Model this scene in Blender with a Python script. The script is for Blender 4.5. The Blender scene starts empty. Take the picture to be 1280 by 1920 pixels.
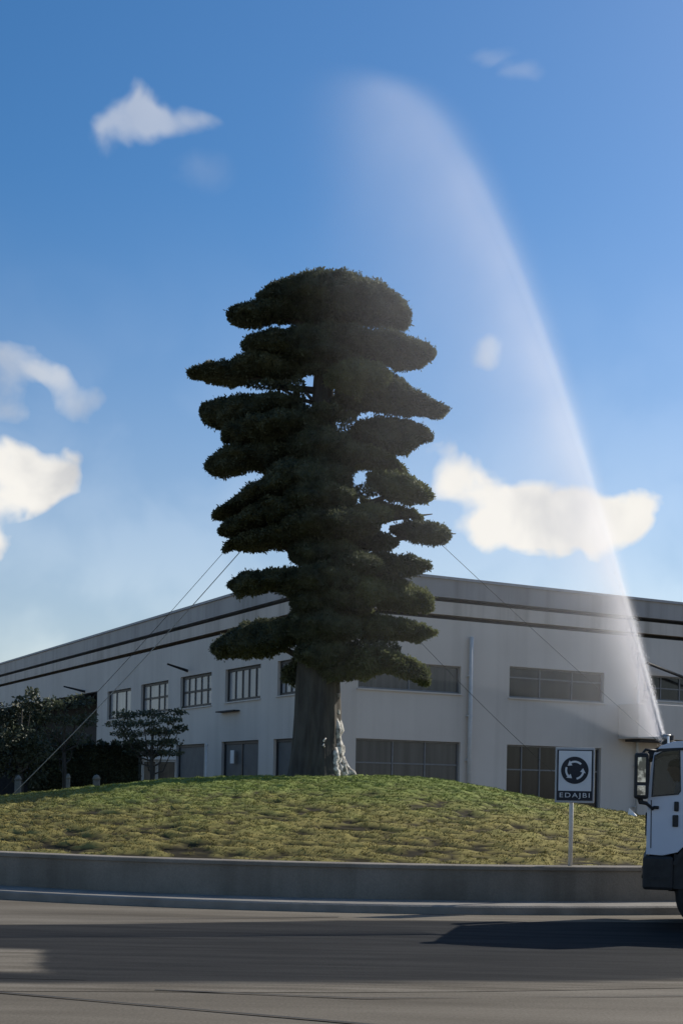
import bpy, bmesh, math, random
import numpy as np
from mathutils import Vector, Matrix

R = math.radians
random.seed(7)
rng = np.random.default_rng(11)
scene = bpy.context.scene
col = scene.collection

# ------------------------------------------------------------------ camera
EYE, FPX, ROLL = 1.8, 2500.0, R(1.1)          # eye height, focal length in photo pixels, roll
cam_d = bpy.data.cameras.new('camera')
cam = bpy.data.objects.new('camera', cam_d)
col.objects.link(cam)
scene.camera = cam
cam_d.sensor_fit = 'VERTICAL'
cam_d.sensor_height = 36.0
cam_d.sensor_width = 24.0
cam_d.lens = 36.0 * FPX / 1920.0
cam_d.shift_y = (1480 - 960) / 1920.0
cam_d.clip_start = 0.1
cam_d.clip_end = 2000.0
cam.matrix_world = Matrix.Translation((0, 0, EYE)) @ Matrix.Rotation(R(90), 4, 'X') @ Matrix.Rotation(ROLL, 4, 'Z')

# ------------------------------------------------------------------ node expressions
class Ex:
    """small arithmetic on shader sockets"""
    def __init__(s, nt, v): s.nt, s.v = nt, v
    def op(s, kind, *args, clamp=False):
        n = s.nt.nodes.new('ShaderNodeMath'); n.operation = kind; n.use_clamp = clamp
        for i, a in enumerate((s,) + args):
            a = a.v if isinstance(a, Ex) else a
            if isinstance(a, (int, float)): n.inputs[i].default_value = a
            else: s.nt.links.new(a, n.inputs[i])
        return Ex(s.nt, n.outputs[0])
    def __add__(s, o): return s.op('ADD', o)
    __radd__ = __add__
    def __sub__(s, o): return s.op('SUBTRACT', o)
    def __rsub__(s, o): return Ex(s.nt, o).op('SUBTRACT', s)
    def __mul__(s, o): return s.op('MULTIPLY', o)
    __rmul__ = __mul__
    def __truediv__(s, o): return s.op('DIVIDE', o)
    def __rtruediv__(s, o): return Ex(s.nt, o).op('DIVIDE', s)
    def sqrt(s): return s.op('SQRT')
    def mx(s, o): return s.op('MAXIMUM', o)
    def mn(s, o): return s.op('MINIMUM', o)
    def exp(s): return s.op('EXPONENT')
    def clamp(s): return s.op('ADD', 0.0, clamp=True)
    def smooth(s, a, b):
        n = s.nt.nodes.new('ShaderNodeMapRange'); n.interpolation_type = 'SMOOTHSTEP'
        for i, x in ((0, s), (1, a), (2, b)):
            x = x.v if isinstance(x, Ex) else x
            if isinstance(x, (int, float)): n.inputs[i].default_value = x
            else: s.nt.links.new(x, n.inputs[i])
        return Ex(s.nt, n.outputs[0])

def noise(nt, vec, scale, detail=4.0, rough=0.55, dist=0.0):
    n = nt.nodes.new('ShaderNodeTexNoise')
    n.inputs['Scale'].default_value = scale; n.inputs['Detail'].default_value = detail
    n.inputs['Roughness'].default_value = rough; n.inputs['Distortion'].default_value = dist
    if vec is not None: nt.links.new(vec, n.inputs['Vector'])
    return n

# ------------------------------------------------------------------ sky, sun, exposure
SUN_AZ, SUN_EL = R(57), R(34)                  # azimuth from +Y (view) towards +X
world = bpy.data.worlds.new('World'); scene.world = world; world.use_nodes = True
wt = world.node_tree; wt.nodes.clear()
w_out = wt.nodes.new('ShaderNodeOutputWorld'); w_bg = wt.nodes.new('ShaderNodeBackground')
w_bg.inputs['Strength'].default_value = 0.125
wt.links.new(w_bg.outputs[0], w_out.inputs[0])
sky = wt.nodes.new('ShaderNodeTexSky'); sky.sky_type = 'NISHITA'; sky.sun_disc = False
sky.sun_elevation = SUN_EL; sky.sun_rotation = SUN_AZ
sky.air_density = 1.0; sky.dust_density = 1.0; sky.ozone_density = 3.0; sky.altitude = 100
hs = wt.nodes.new('ShaderNodeHueSaturation'); hs.inputs['Saturation'].default_value = 1.32
wt.links.new(sky.outputs[0], hs.inputs['Color'])
tc = wt.nodes.new('ShaderNodeTexCoord')
sep = wt.nodes.new('ShaderNodeSeparateXYZ'); wt.links.new(tc.outputs['Generated'], sep.inputs[0])
dx, dy, dz = (Ex(wt, sep.outputs[i]) for i in range(3))
n1 = noise(wt, tc.outputs['Generated'], 28, 8, 0.48, 0.3)
n2 = noise(wt, tc.outputs['Generated'], 20, 3, 0.5, 0.5)
fb = Ex(wt, n1.outputs[0]); wsep = wt.nodes.new('ShaderNodeSeparateXYZ'); wt.links.new(n2.outputs['Color'], wsep.inputs[0])
az = dx.op('ARCTAN2', dy) + (Ex(wt, wsep.outputs[0]) - 0.5) * 0.050
el = dz.op('ARCSINE') + (Ex(wt, wsep.outputs[1]) - 0.5) * 0.036
def unroll(px, py):
    x, y = px - 640, py - 1480
    c, s = math.cos(ROLL), math.sin(ROLL)
    return (x * c + y * s) / FPX, -(-x * s + y * c) / FPX
# clouds as they hang in the sky: place and half-size (as seen), thickness
CLOUDS = [  # thickness, softness, [(x, y, half width, half height) ...]
    (1.0, .75, [(45, 905, 130, 80), (10, 850, 80, 64), (125, 900, 76, 62), (-15, 1000, 60, 90), (85, 950, 70, 46)]),
    (.62, 1.0, [(15, 685, 90, 50), (150, 745, 72, 60), (-5, 755, 80, 60), (85, 705, 60, 36)]),
    (.42, 1.0, [(345, 220, 80, 34), (280, 225, 66, 40), (225, 250, 42, 60), (272, 196, 52, 44)]),
    (.12, 1.2, [(385, 335, 90, 70)]),
    (1.0, .70, [(862, 880, 90, 74), (940, 945, 130, 80), (1040, 960, 140, 78), (1130, 980, 130, 76), (1195, 955, 80, 66), (1000, 1005, 200, 54)]),
    (.5, 1.0, [(915, 662, 72, 46)]),
    (.16, 1.0, [(910, 100, 66, 26), (965, 130, 60, 22)]),
    (.22, 1.2, [(390, 1050, 190, 60), (1290, 1050, 210, 46), (260, 895, 60, 36)])]
dens = None
for (wgt, soft, blobs) in CLOUDS:
    fld = None
    for (px, py, rx, ry) in blobs:
        gx, gy = unroll(px, py)
        a0 = math.atan(gx); e0 = math.atan(gy * math.cos(a0))
        k = math.cos(a0) * math.cos(e0)
        qx = (az - a0) * (FPX / rx / k); qy = (el - e0) * (FPX / ry / k)
        m = (1.0 - (qx * qx + qy * qy) * .8).mx(0.0); m = m * m
        fld = m if fld is None else fld + m
    m = (fld.mn(1.25) - .22 + (fb - 0.5) * 1.7).smooth(-.12, 1.15 * soft) * fld.smooth(0.0, .3) * wgt
    dens = m if dens is None else dens.mx(m)
# the rest of the sky carries clouds of the same sort
n3 = noise(wt, tc.outputs['Generated'], 4.2, 6, 0.55, 0.2)
rest = Ex(wt, n3.outputs[0]).smooth(0.57, 0.70) * dx.op('ARCTAN2', dy).op('ABSOLUTE').smooth(0.36, 0.55) * dz.smooth(0.02, 0.12)
veil = (1.0 - dz.smooth(0.0, 0.42)) * 0.46        # pale haze low over the horizon, all round
dens = dens.mx(rest).mx(veil).clamp()
cm = wt.nodes.new('ShaderNodeMix'); cm.data_type = 'RGBA'
shade = wt.nodes.new('ShaderNodeMix'); shade.data_type = 'RGBA'       # thick middles greyer than thin rims
shade.inputs[6].default_value = (5.0, 5.05, 5.15, 1); shade.inputs[7].default_value = (7.5, 7.3, 6.9, 1)
n4 = noise(wt, tc.outputs['Generated'], 13, 4, 0.45, 0.3); wt.links.new(Ex(wt, n4.outputs[0]).smooth(.36, .62).v, shade.inputs[0])
wt.links.new(dens.v, cm.inputs[0]); wt.links.new(hs.outputs[0], cm.inputs[6]); wt.links.new(shade.outputs[2], cm.inputs[7])
wt.links.new(cm.outputs[2], w_bg.inputs['Color'])

sd = bpy.data.lights.new('sun', 'SUN'); sd.energy = 5.0; sd.angle = R(0.53); sd.color = (1.0, 0.94, 0.84)
sun = bpy.data.objects.new('sun', sd); col.objects.link(sun)
sv = Vector((math.sin(SUN_AZ) * math.cos(SUN_EL), math.cos(SUN_AZ) * math.cos(SUN_EL), math.sin(SUN_EL)))
sun.rotation_euler = sv.to_track_quat('Z', 'Y').to_euler()
sun.location = sv * 60

scene.view_settings.view_transform = 'Standard'; scene.view_settings.look = 'None'
scene.view_settings.exposure = 0.0; scene.view_settings.gamma = 1.0; scene.view_settings.use_curve_mapping = False
scene.render.engine = 'CYCLES'
cy = scene.cycles
cy.max_bounces = 5; cy.diffuse_bounces = 3; cy.glossy_bounces = 3; cy.transmission_bounces = 4
cy.transparent_max_bounces = 8; cy.volume_bounces = 3; cy.volume_max_steps = 256; cy.volume_step_rate = 1.0
cy.use_denoising = True
try: cy.denoiser = 'OPENIMAGEDENOISE'
except Exception: pass

# ------------------------------------------------------------------ projection helpers (photo point -> place in the world)
def at(px, py, Y):
    gx, gy = unroll(px, py)
    return Vector((gx * Y, Y, EYE + gy * Y))

# ------------------------------------------------------------------ materials
MATS = {}
def mat(name, c1, c2=None, rough=0.7, scale=6.0, detail=5.0, bump=0.0, bscale=None, spec=0.35, metal=0.0,
        stretch=None, lo=0.35, hi=0.65, coat=0.0, streak=0.0, grain=0.0):
    m = bpy.data.materials.new(name); m.use_nodes = True; nt = m.node_tree
    b = nt.nodes['Principled BSDF']
    b.inputs['Roughness'].default_value = rough; b.inputs['Metallic'].default_value = metal
    b.inputs['Specular IOR Level'].default_value = spec
    b.inputs['Coat Weight'].default_value = coat
    t = nt.nodes.new('ShaderNodeTexCoord'); vec = t.outputs['Object']
    if stretch:
        mp = nt.nodes.new('ShaderNodeMapping'); mp.inputs['Scale'].default_value = stretch
        nt.links.new(vec, mp.inputs[0]); vec = mp.outputs[0]
    n = noise(nt, vec, scale, detail)
    rp = nt.nodes.new('ShaderNodeValToRGB')
    rp.color_ramp.elements[0].position = lo; rp.color_ramp.elements[1].position = hi
    rp.color_ramp.elements[0].color = (*c1, 1); rp.color_ramp.elements[1].color = (*(c2 or c1), 1)
    nt.links.new(n.outputs[0], rp.inputs[0]); src = rp.outputs[0]
    for amt, sc3, lo_, hi_ in ((streak, (1.3, 1.3, .05), .42, .72), (grain, (38, 38, 38), .3, .7)):
        if not amt: continue
        mp2 = nt.nodes.new('ShaderNodeMapping'); mp2.inputs['Scale'].default_value = sc3; nt.links.new(t.outputs['Object'], mp2.inputs[0])
        ns = noise(nt, mp2.outputs[0], 1.0, 6, .62); fac = Ex(nt, ns.outputs[0]).smooth(lo_, hi_) * amt
        mxn = nt.nodes.new('ShaderNodeMix'); mxn.data_type = 'RGBA'; mxn.blend_type = 'MULTIPLY'
        mxn.inputs[7].default_value = (.45, .44, .41, 1); nt.links.new(fac.v, mxn.inputs[0]); nt.links.new(src, mxn.inputs[6]); src = mxn.outputs[2]
    nt.links.new(src, b.inputs['Base Color'])
    if bump:
        nb = noise(nt, vec, bscale or scale * 4, 6)
        bm_ = nt.nodes.new('ShaderNodeBump'); bm_.inputs['Strength'].default_value = bump
        bm_.inputs['Distance'].default_value = 0.02
        nt.links.new(nb.outputs[0], bm_.inputs['Height']); nt.links.new(bm_.outputs[0], b.inputs['Normal'])
    MATS[name] = m
    return m

mat('wall_paint', (.54, .49, .435), (.60, .55, .49), .85, .25, 6, .15, 30, streak=.16)
mat('fascia_metal', (.30, .285, .275), (.35, .33, .315), .55, .3, 4, spec=.4, streak=.5)
mat('band_paint', (.51, .455, .395), (.57, .51, .445), .8, .3, 5, streak=.5)
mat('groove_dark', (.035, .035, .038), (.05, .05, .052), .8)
mat('roof_sheet', (.30, .30, .31), (.36, .36, .37), .6)
mat('window_frame_dark', (.02, .021, .023), (.03, .03, .032), .5)
mat('window_frame_grey', (.16, .16, .16), (.20, .20, .20), .5)
mat('pane_dark', (.010, .011, .012), (.026, .026, .026), .12, .8, 3, spec=.35, stretch=(3, 3, .3))
mat('pane_curtain', (.045, .043, .04), (.085, .08, .073), .25, 1.2, 3, spec=.5, stretch=(4, 4, .15))
mat('pane_pale', (.22, .23, .24), (.33, .335, .34), .2, 1.0, 3, spec=.5, stretch=(2, 2, .4))
mat('shutter', (.085, .09, .09), (.11, .115, .115), .6, 2)
mat('pipe_white', (.45, .45, .44), (.52, .52, .50), .5)
mat('concrete_wall', (.20, .175, .142), (.26, .23, .19), .9, 1.2, 7, .3, 40, streak=.5, grain=.3)
mat('concrete_kerb', (.18, .165, .145), (.25, .232, .205), .9, 2.0, 7, .35, 40)
mat('bark', (.045, .04, .034), (.085, .078, .066), .95, 7, 6, .6, 24, stretch=(1, 1, .18))
mat('bark_pale', (.20, .185, .16), (.62, .59, .53), .8, 9, 5, .6, 30, lo=.4, hi=.55)
mat('needles', (.054, .064, .040), (.135, .148, .085), .6, 1.6, 4, spec=.25)
mat('needles_lit', (.085, .10, .045), (.18, .195, .09), .6, 1.6, 4, spec=.25)  # brighter copy of the needles: sunlight painted onto the right-hand pads
mat('leaf_dark', (.028, .036, .020), (.060, .072, .036), .55, .8, 4, spec=.3)
mat('leaf_mid', (.055, .068, .038), (.13, .145, .085), .5, .8, 4, spec=.35)
mat('wire_steel', (.03, .03, .03), (.05, .05, .05), .9, 20, spec=.1)
mat('wire_pale', (.22, .215, .2), (.3, .29, .28), .6, 20, spec=.5)
mat('sign_white', (.62, .63, .63), (.68, .69, .69), .5, 3)
mat('sign_blue', (.012, .014, .02), (.018, .02, .03), .45, 3)
mat('sign_grey', (.36, .37, .37), (.42, .43, .43), .45, 5)
mat('post_paint', (.60, .58, .54), (.70, .68, .63), .5, 6)
mat('cab_paint', (.52, .56, .64), (.56, .60, .68), .35, 1.5, 4, spec=.5, coat=.3)
mat('black_plastic', (.015, .015, .016), (.026, .026, .027), .55, 9)
mat('tyre', (.016, .016, .016), (.03, .029, .028), .85, 12, 5, .3, 60)
mat('steel_rim', (.22, .22, .22), (.32, .31, .3), .5, 8, metal=.4)
mat('chassis', (.02, .02, .02), (.035, .033, .03), .7, 6)
mat('mirror_glass', (.10, .105, .11), (.5, .52, .55), .04, 9, metal=1.0, lo=.45, hi=.6)
mat('seat_cloth', (.05, .05, .055), (.08, .08, .085), .9, 20)
mat('skin', (.30, .18, .13), (.36, .22, .16), .6, 8)
mat('hair', (.01, .009, .008), (.02, .017, .015), .6, 30)
mat('shirt', (.60, .61, .62), (.70, .70, .70), .85, 10)
mat('trousers', (.03, .035, .05), (.045, .05, .07), .9, 10)
mat('plastic_white', (.75, .75, .73), (.82, .82, .8), .5, 6)
mat('stone_pale', (.10, .11, .10), (.16, .165, .15), .9, 5, 5, .3, 40)
mat('asphalt', (.021, .0215, .022), (.034, .034, .034), .95, .9, 8, .25, 120, spec=.1, grain=.55, stretch=(.25, 1.4, 1))
mat('pavement_pale', (.11, .094, .072), (.225, .198, .158), .95, .8, 8, .2, 100, spec=.12, grain=.5, stretch=(.22, 1.6, 1), lo=.3, hi=.7)
mat('tar', (.03, .028, .026), (.045, .042, .038), .8, 4)
mat('pale_patch', (.06, .056, .05), (.12, .112, .10), .9, 2, 7, .2, 60, stretch=(.3, 1.2, 1))

def backlit(name, k=.3):
    """let some light pass through thin leaves"""
    nt = MATS[name].node_tree; b = nt.nodes['Principled BSDF']; tl = nt.nodes.new('ShaderNodeBsdfTranslucent'); mx = nt.nodes.new('ShaderNodeMixShader')
    mx.inputs[0].default_value = k; nt.links.new(b.inputs['Base Color'].links[0].from_socket, tl.inputs[0])
    nt.links.new(b.outputs[0], mx.inputs[1]); nt.links.new(tl.outputs[0], mx.inputs[2]); nt.links.new(mx.outputs[0], nt.nodes['Material Output'].inputs[0])
for q in ('needles', 'needles_lit', 'leaf_mid'): backlit(q)
def glass_mat():
    m = bpy.data.materials.new('cab_glass'); m.use_nodes = True; nt = m.node_tree; nt.nodes.clear()
    o = nt.nodes.new('ShaderNodeOutputMaterial'); mix = nt.nodes.new('ShaderNodeMixShader')
    tr = nt.nodes.new('ShaderNodeBsdfTransparent'); tr.inputs[0].default_value = (.56, .58, .59, 1)
    gl = nt.nodes.new('ShaderNodeBsdfGlossy'); gl.inputs['Roughness'].default_value = .03
    fr = nt.nodes.new('ShaderNodeFresnel'); fr.inputs[0].default_value = 1.5
    nt.links.new((Ex(nt, fr.outputs[0]) * .55).v, mix.inputs[0]); nt.links.new(tr.outputs[0], mix.inputs[1]); nt.links.new(gl.outputs[0], mix.inputs[2])
    nt.links.new(mix.outputs[0], o.inputs[0]); MATS['cab_glass'] = m
glass_mat()

def turf_mat(name, is_blade):
    m = bpy.data.materials.new(name); m.use_nodes = True; nt = m.node_tree; b = nt.nodes['Principled BSDF']
    b.inputs['Roughness'].default_value = .85; b.inputs['Specular IOR Level'].default_value = .15
    at_ = nt.nodes.new('ShaderNodeAttribute'); at_.attribute_name = 'turf'
    t = nt.nodes.new('ShaderNodeTexCoord'); sp = nt.nodes.new('ShaderNodeSeparateXYZ'); nt.links.new(t.outputs['Object'], sp.inputs[0])
    nz = noise(nt, t.outputs['Object'], .55, 4); nf = noise(nt, t.outputs['Object'], 9, 4)
    z = Ex(nt, sp.outputs[2]); g = (z + (Ex(nt, nz.outputs[0]) - .5) * 1.3).smooth(1.05, 2.0)    # greener where it is watered, round the tree
    dry = nt.nodes.new('ShaderNodeMix'); dry.data_type = 'RGBA'
    dry.inputs[6].default_value = (.205, .172, .052, 1); dry.inputs[7].default_value = (.295, .248, .080, 1)
    nt.links.new(nf.outputs[0], dry.inputs[0])
    gr = nt.nodes.new('ShaderNodeMix'); gr.data_type = 'RGBA'
    gr.inputs[7].default_value = (.19, .255, .045, 1) if is_blade else (.17, .22, .055, 1)
    nt.links.new((g * .85).v, gr.inputs[0]); nt.links.new(dry.outputs[2], gr.inputs[6])
    so = nt.nodes.new('ShaderNodeMix'); so.data_type = 'RGBA'; so.inputs[6].default_value = (.03, .024, .012, 1)
    nt.links.new(gr.outputs[2], so.inputs[7]); nt.links.new(at_.outputs['Fac'], so.inputs[0])
    nt.links.new(so.outputs[2], b.inputs['Base Color'])
    MATS[name] = m
turf_mat('turf_soil', False); turf_mat('turf_blade', True)

# ------------------------------------------------------------------ mesh helpers
def tag(o, label=None, cat=None, group=None, kind=None):
    if label: o['label'] = label
    if cat: o['category'] = cat
    if group: o['group'] = group
    if kind: o['kind'] = kind
    return o

def empty(name, loc=(0, 0, 0), rz=0.0):
    o = bpy.data.objects.new(name, None); o.empty_display_size = .3
    o.location = loc; o.rotation_euler = (0, 0, rz); col.objects.link(o); return o

def link(name, me, m, parent=None):
    o = bpy.data.objects.new(name, me); col.objects.link(o)
    if m: me.materials.append(MATS[m])
    if parent: o.parent = parent
    return o

class MB:
    def __init__(s): s.v, s.f = [], []
    def add(s, vs, fs):
        k = len(s.v); s.v += [tuple(v) for v in vs]; s.f += [tuple(i + k for i in f) for f in fs]; return s
    def box(s, x0, x1, y0, y1, z0, z1):
        return s.add([(x0, y0, z0), (x1, y0, z0), (x1, y1, z0), (x0, y1, z0), (x0, y0, z1), (x1, y0, z1), (x1, y1, z1), (x0, y1, z1)],
                     [(3, 2, 1, 0), (4, 5, 6, 7), (0, 1, 5, 4), (1, 2, 6, 5), (2, 3, 7, 6), (3, 0, 4, 7)])
    def tube(s, pts, rad, n=8, cap=True, wob=None):
        pts = [Vector(p) for p in pts]; rad = [rad] * len(pts) if isinstance(rad, (int, float)) else rad
        k = len(s.v); up = None
        for i, p in enumerate(pts):
            d = (pts[min(i + 1, len(pts) - 1)] - pts[max(i - 1, 0)]).normalized()
            if up is None: up = Vector((0, 0, 1)) if abs(d.z) < .9 else Vector((1, 0, 0))
            a = d.cross(up).normalized(); b = a.cross(d).normalized(); up = b
            for j in range(n):
                t = 2 * math.pi * j / n; r = rad[i] * (wob(i, t) if wob else 1)
                s.v.append(tuple(p + a * (math.cos(t) * r) + b * (math.sin(t) * r)))
        for i in range(len(pts) - 1):
            for j in range(n):
                j2 = (j + 1) % n
                s.f.append((k + i * n + j, k + i * n + j2, k + (i + 1) * n + j2, k + (i + 1) * n + j))
        if cap:
            s.f.append(tuple(k + j for j in range(n - 1, -1, -1))); e = k + (len(pts) - 1) * n
            s.f.append(tuple(e + j for j in range(n)))
        return s
    def prism(s, poly, axis, a0, a1):
        """poly of 2-D points extruded along an axis ('y': poly is x,z)"""
        n = len(poly)
        mk = (lambda p, a: (p[0], a, p[1])) if axis == 'y' else ((lambda p, a: (a, p[0], p[1])) if axis == 'x' else (lambda p, a: (p[0], p[1], a)))
        vs = [mk(p, a0) for p in poly] + [mk(p, a1) for p in poly]
        fs = [tuple(range(n)), tuple(range(2 * n - 1, n - 1, -1))] + [(i, n + i, n + (i + 1) % n, (i + 1) % n) for i in range(n)]
        return s.add(vs, fs)
    def lathe(s, prof, axis, c, n=28):
        """prof: list of (radius, along) turned about an axis through c"""
        k = len(s.v); c = Vector(c)
        for (r, a) in prof:
            for j in range(n):
                t = 2 * math.pi * j / n; p, q = r * math.cos(t), r * math.sin(t)
                s.v.append(tuple(c + (Vector((p, a, q)) if axis == 'y' else Vector((a, p, q)) if axis == 'x' else Vector((p, q, a)))))
        for i in range(len(prof) - 1):
            for j in range(n):
                j2 = (j + 1) % n; s.f.append((k + i * n + j, k + i * n + j2, k + (i + 1) * n + j2, k + (i + 1) * n + j))
        return s
    def mesh(s, name, smooth=False):
        me = bpy.data.meshes.new(name); me.from_pydata(s.v, [], s.f)
        b = bmesh.new(); b.from_mesh(me); bmesh.ops.recalc_face_normals(b, faces=b.faces); b.to_mesh(me); b.free()
        if smooth: me.polygons.foreach_set('use_smooth', [True] * len(me.polygons))
        me.update(); return me
    def build(s, name, m, parent=None, smooth=False, bevel=0):
        o = link(name, s.mesh(name, smooth), m, parent)
        if bevel:
            b = o.modifiers.new('bevel', 'BEVEL'); b.width = bevel; b.segments = 2; b.limit_method = 'ANGLE'; b.angle_limit = R(35)
        return o

def np_mesh(name, V, F, m, parent=None, smooth=False):
    """V (n,3), F (k,c) with c corners each"""
    me = bpy.data.meshes.new(name); c = F.shape[1]
    me.vertices.add(len(V)); me.vertices.foreach_set('co', np.ascontiguousarray(V, dtype=np.float32).ravel())
    me.loops.add(F.size); me.loops.foreach_set('vertex_index', np.ascontiguousarray(F, dtype=np.int32).ravel())
    me.polygons.add(len(F)); me.polygons.foreach_set('loop_start', np.arange(0, F.size, c, dtype=np.int32))
    if smooth: me.polygons.foreach_set('use_smooth', np.ones(len(F), dtype=bool))
    me.update(calc_edges=True); me.validate()
    return link(name, me, m, parent)

def vnoise(x, y, seed=0):
    """2-D value noise, numpy"""
    xi, yi = np.floor(x).astype(np.int64), np.floor(y).astype(np.int64); fx, fy = x - xi, y - yi
    fx, fy = fx * fx * (3 - 2 * fx), fy * fy * (3 - 2 * fy)
    def h(a, b):
        n = (a * 374761393 + b * 668265263 + seed * 982451653) & 0xffffffff
        n = ((n ^ (n >> 13)) * 1274126177) & 0xffffffff
        return ((n ^ (n >> 16)) & 0xffff) / 65535.0
    return (h(xi, yi) * (1 - fx) + h(xi + 1, yi) * fx) * (1 - fy) + (h(xi, yi + 1) * (1 - fx) + h(xi + 1, yi + 1) * fx) * fy
def fbm(x, y, seed=0, o=4):
    return sum(vnoise(x * 2 ** i, y * 2 ** i, seed + i) * .5 ** i for i in range(o)) / sum(.5 ** i for i in range(o))

# ================================================================== GROUND
g = 260
me = MB().add([(-g, -60, 0), (g, -60, 0), (g, 300, 0), (-g, 300, 0)], [(0, 1, 2, 3)])
tag(me.build('ground', 'pavement_pale'), kind='structure')

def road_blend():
    """dark road tone blended into a paler one where 'wear' falls to 0"""
    m = bpy.data.materials.new('road_two_tone'); m.use_nodes = True; nt = m.node_tree; b = nt.nodes['Principled BSDF']
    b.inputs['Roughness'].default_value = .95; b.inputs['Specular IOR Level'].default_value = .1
    at_ = nt.nodes.new('ShaderNodeAttribute'); at_.attribute_name = 'tone_mix'
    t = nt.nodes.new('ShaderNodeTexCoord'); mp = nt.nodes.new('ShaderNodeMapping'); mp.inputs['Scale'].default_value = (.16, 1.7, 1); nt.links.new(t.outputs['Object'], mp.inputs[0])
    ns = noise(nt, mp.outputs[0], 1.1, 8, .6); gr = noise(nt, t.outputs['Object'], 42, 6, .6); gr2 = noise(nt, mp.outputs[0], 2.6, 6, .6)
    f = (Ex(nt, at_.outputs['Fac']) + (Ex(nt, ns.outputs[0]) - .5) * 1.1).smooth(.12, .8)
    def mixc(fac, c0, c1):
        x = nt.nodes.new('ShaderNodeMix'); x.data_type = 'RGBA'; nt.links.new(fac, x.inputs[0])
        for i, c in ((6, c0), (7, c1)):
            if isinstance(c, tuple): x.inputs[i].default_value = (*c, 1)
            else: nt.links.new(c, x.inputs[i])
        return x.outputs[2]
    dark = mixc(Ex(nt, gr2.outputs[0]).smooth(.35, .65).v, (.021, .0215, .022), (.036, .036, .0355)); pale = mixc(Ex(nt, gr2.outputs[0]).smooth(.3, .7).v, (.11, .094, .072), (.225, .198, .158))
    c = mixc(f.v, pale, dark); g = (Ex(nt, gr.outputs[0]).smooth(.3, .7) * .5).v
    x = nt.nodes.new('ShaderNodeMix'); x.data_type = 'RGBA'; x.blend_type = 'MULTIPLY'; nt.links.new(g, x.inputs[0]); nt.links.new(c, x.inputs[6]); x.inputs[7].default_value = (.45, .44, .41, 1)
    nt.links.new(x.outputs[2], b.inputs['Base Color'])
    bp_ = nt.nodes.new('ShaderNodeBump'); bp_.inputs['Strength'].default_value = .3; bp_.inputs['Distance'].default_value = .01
    nt.links.new(gr.outputs[0], bp_.inputs['Height']); nt.links.new(bp_.outputs[0], b.inputs['Normal']); MATS['road_two_tone'] = m
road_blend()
def strip(name, near, far, z, m, jit=.06, n=160, seed=3, rows=((0, 1), (1, 1)), ends=None):
    """a sheet between two polylines (x,y); rows: (fraction across, wear value)"""
    def samp(pl_):
        xs = np.linspace(pl_[0][0], pl_[-1][0], n)
        return xs, np.interp(xs, [p[0] for p in pl_], [p[1] for p in pl_])
    x0, y0 = samp(near); x1, y1 = samp(far)
    y0 = y0 + (fbm(x0 * .35, x0 * 0 + 1, seed) - .5) * jit * 2; y1 = y1 + (fbm(x1 * .35, x1 * 0 + 9, seed) - .5) * jit * 2
    b = MB(); wv = []
    for f, w in rows:
        b.v += [(p * (1 - f) + q * f, r * (1 - f) + t * f, z) for p, q, r, t in zip(x0, x1, y0, y1)]
        wv += [w if ends is None else max(w, float(np.interp(i / (n - 1), *ends))) for i in range(n)]
    k = len(rows); b.f = [(j * n + i, j * n + i + 1, (j + 1) * n + i + 1, (j + 1) * n + i) for j in range(k - 1) for i in range(n - 1)]
    o = b.build(name, m)
    q = o.data.attributes.new('tone_mix', 'FLOAT', 'POINT'); q.data.foreach_set('value', np.array(wv, dtype=np.float32))
    return o
road = strip('road', [(-40, 8.0), (-3, 11.5), (0, 11.7), (3.4, 12.5), (20, 15.1)], [(-40, 9.9), (-14, 13.7), (-4.4, 17.0), (0, 18.55), (5, 19.25), (16, 18.6), (20, 18.0)], .004, 'road_two_tone', .12,
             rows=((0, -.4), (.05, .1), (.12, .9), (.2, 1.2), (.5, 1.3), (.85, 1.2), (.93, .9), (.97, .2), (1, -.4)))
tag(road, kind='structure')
for k, (near, w) in enumerate([([(-9, 13.0), (-3.3, 11.55), (0, 10.3), (4, 8.6)], .03), ([(-1.6, 11.7), (0.2, 11.45), (3.3, 12.0), (7, 13.2)], .022),
                               ([(-9, 16.9), (-4.4, 17.35), (0, 18.75)], .03)]):
    o = strip('tar_seam', near, [(x, y + w) for x, y in near], .010, 'tar', .05, 80, 20 + k)
    tag(o, kind='structure')
pt = strip('pale_patch', [(-9, 12.2), (-2.3, 12.2)], [(-9, 14.9), (-2.9, 14.9)], .007, 'road_two_tone', .08, 90, 31,
           rows=((0, 1.2), (.12, .8), (.25, .15), (.5, -.1), (.75, .15), (.88, .8), (1, 1.2)), ends=([0, .86, .95, 1], [-1, -1, .8, 1.3]))
tag(pt, kind='structure')  # paler patch laid over the dark band, fading out at its rim

# ================================================================== ISLAND: kerb, wall, mound
IC, RW, RK = Vector((.6, 35.0)), 14.7, 15.5
def ring(prof, n=220):
    """closed ring from a profile of (radius, z), first point repeated at the end"""
    b = MB(); k = len(prof)
    for j in range(n):
        t = 2 * math.pi * j / n
        for (r, z) in prof: b.v.append((IC.x + r * math.cos(t), IC.y + r * math.sin(t), z))
    for j in range(n):
        for i in range(k):
            b.f.append((j * k + i, j * k + (i + 1) % k, ((j + 1) % n) * k + (i + 1) % k, ((j + 1) % n) * k + i))
    return b
kerb = ring([(RK, -.05), (RK, .105), (RK - .025, .13), (RK - .4, .135), (RW + .02, .14), (RW + .02, -.05)]).build('kerb', 'concrete_kerb')
tag(kerb, kind='structure')
pw = ring([(RW, .1), (RW, .61), (RW + .03, .615), (RW + .03, .665), (RW + .015, .675), (RW - .36, .675), (RW - .38, .66), (RW - .38, .1)]).build('planter_wall', 'concrete_wall')
tag(pw, 'low grey concrete retaining wall round the grassy roundabout mound', 'wall')

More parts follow.
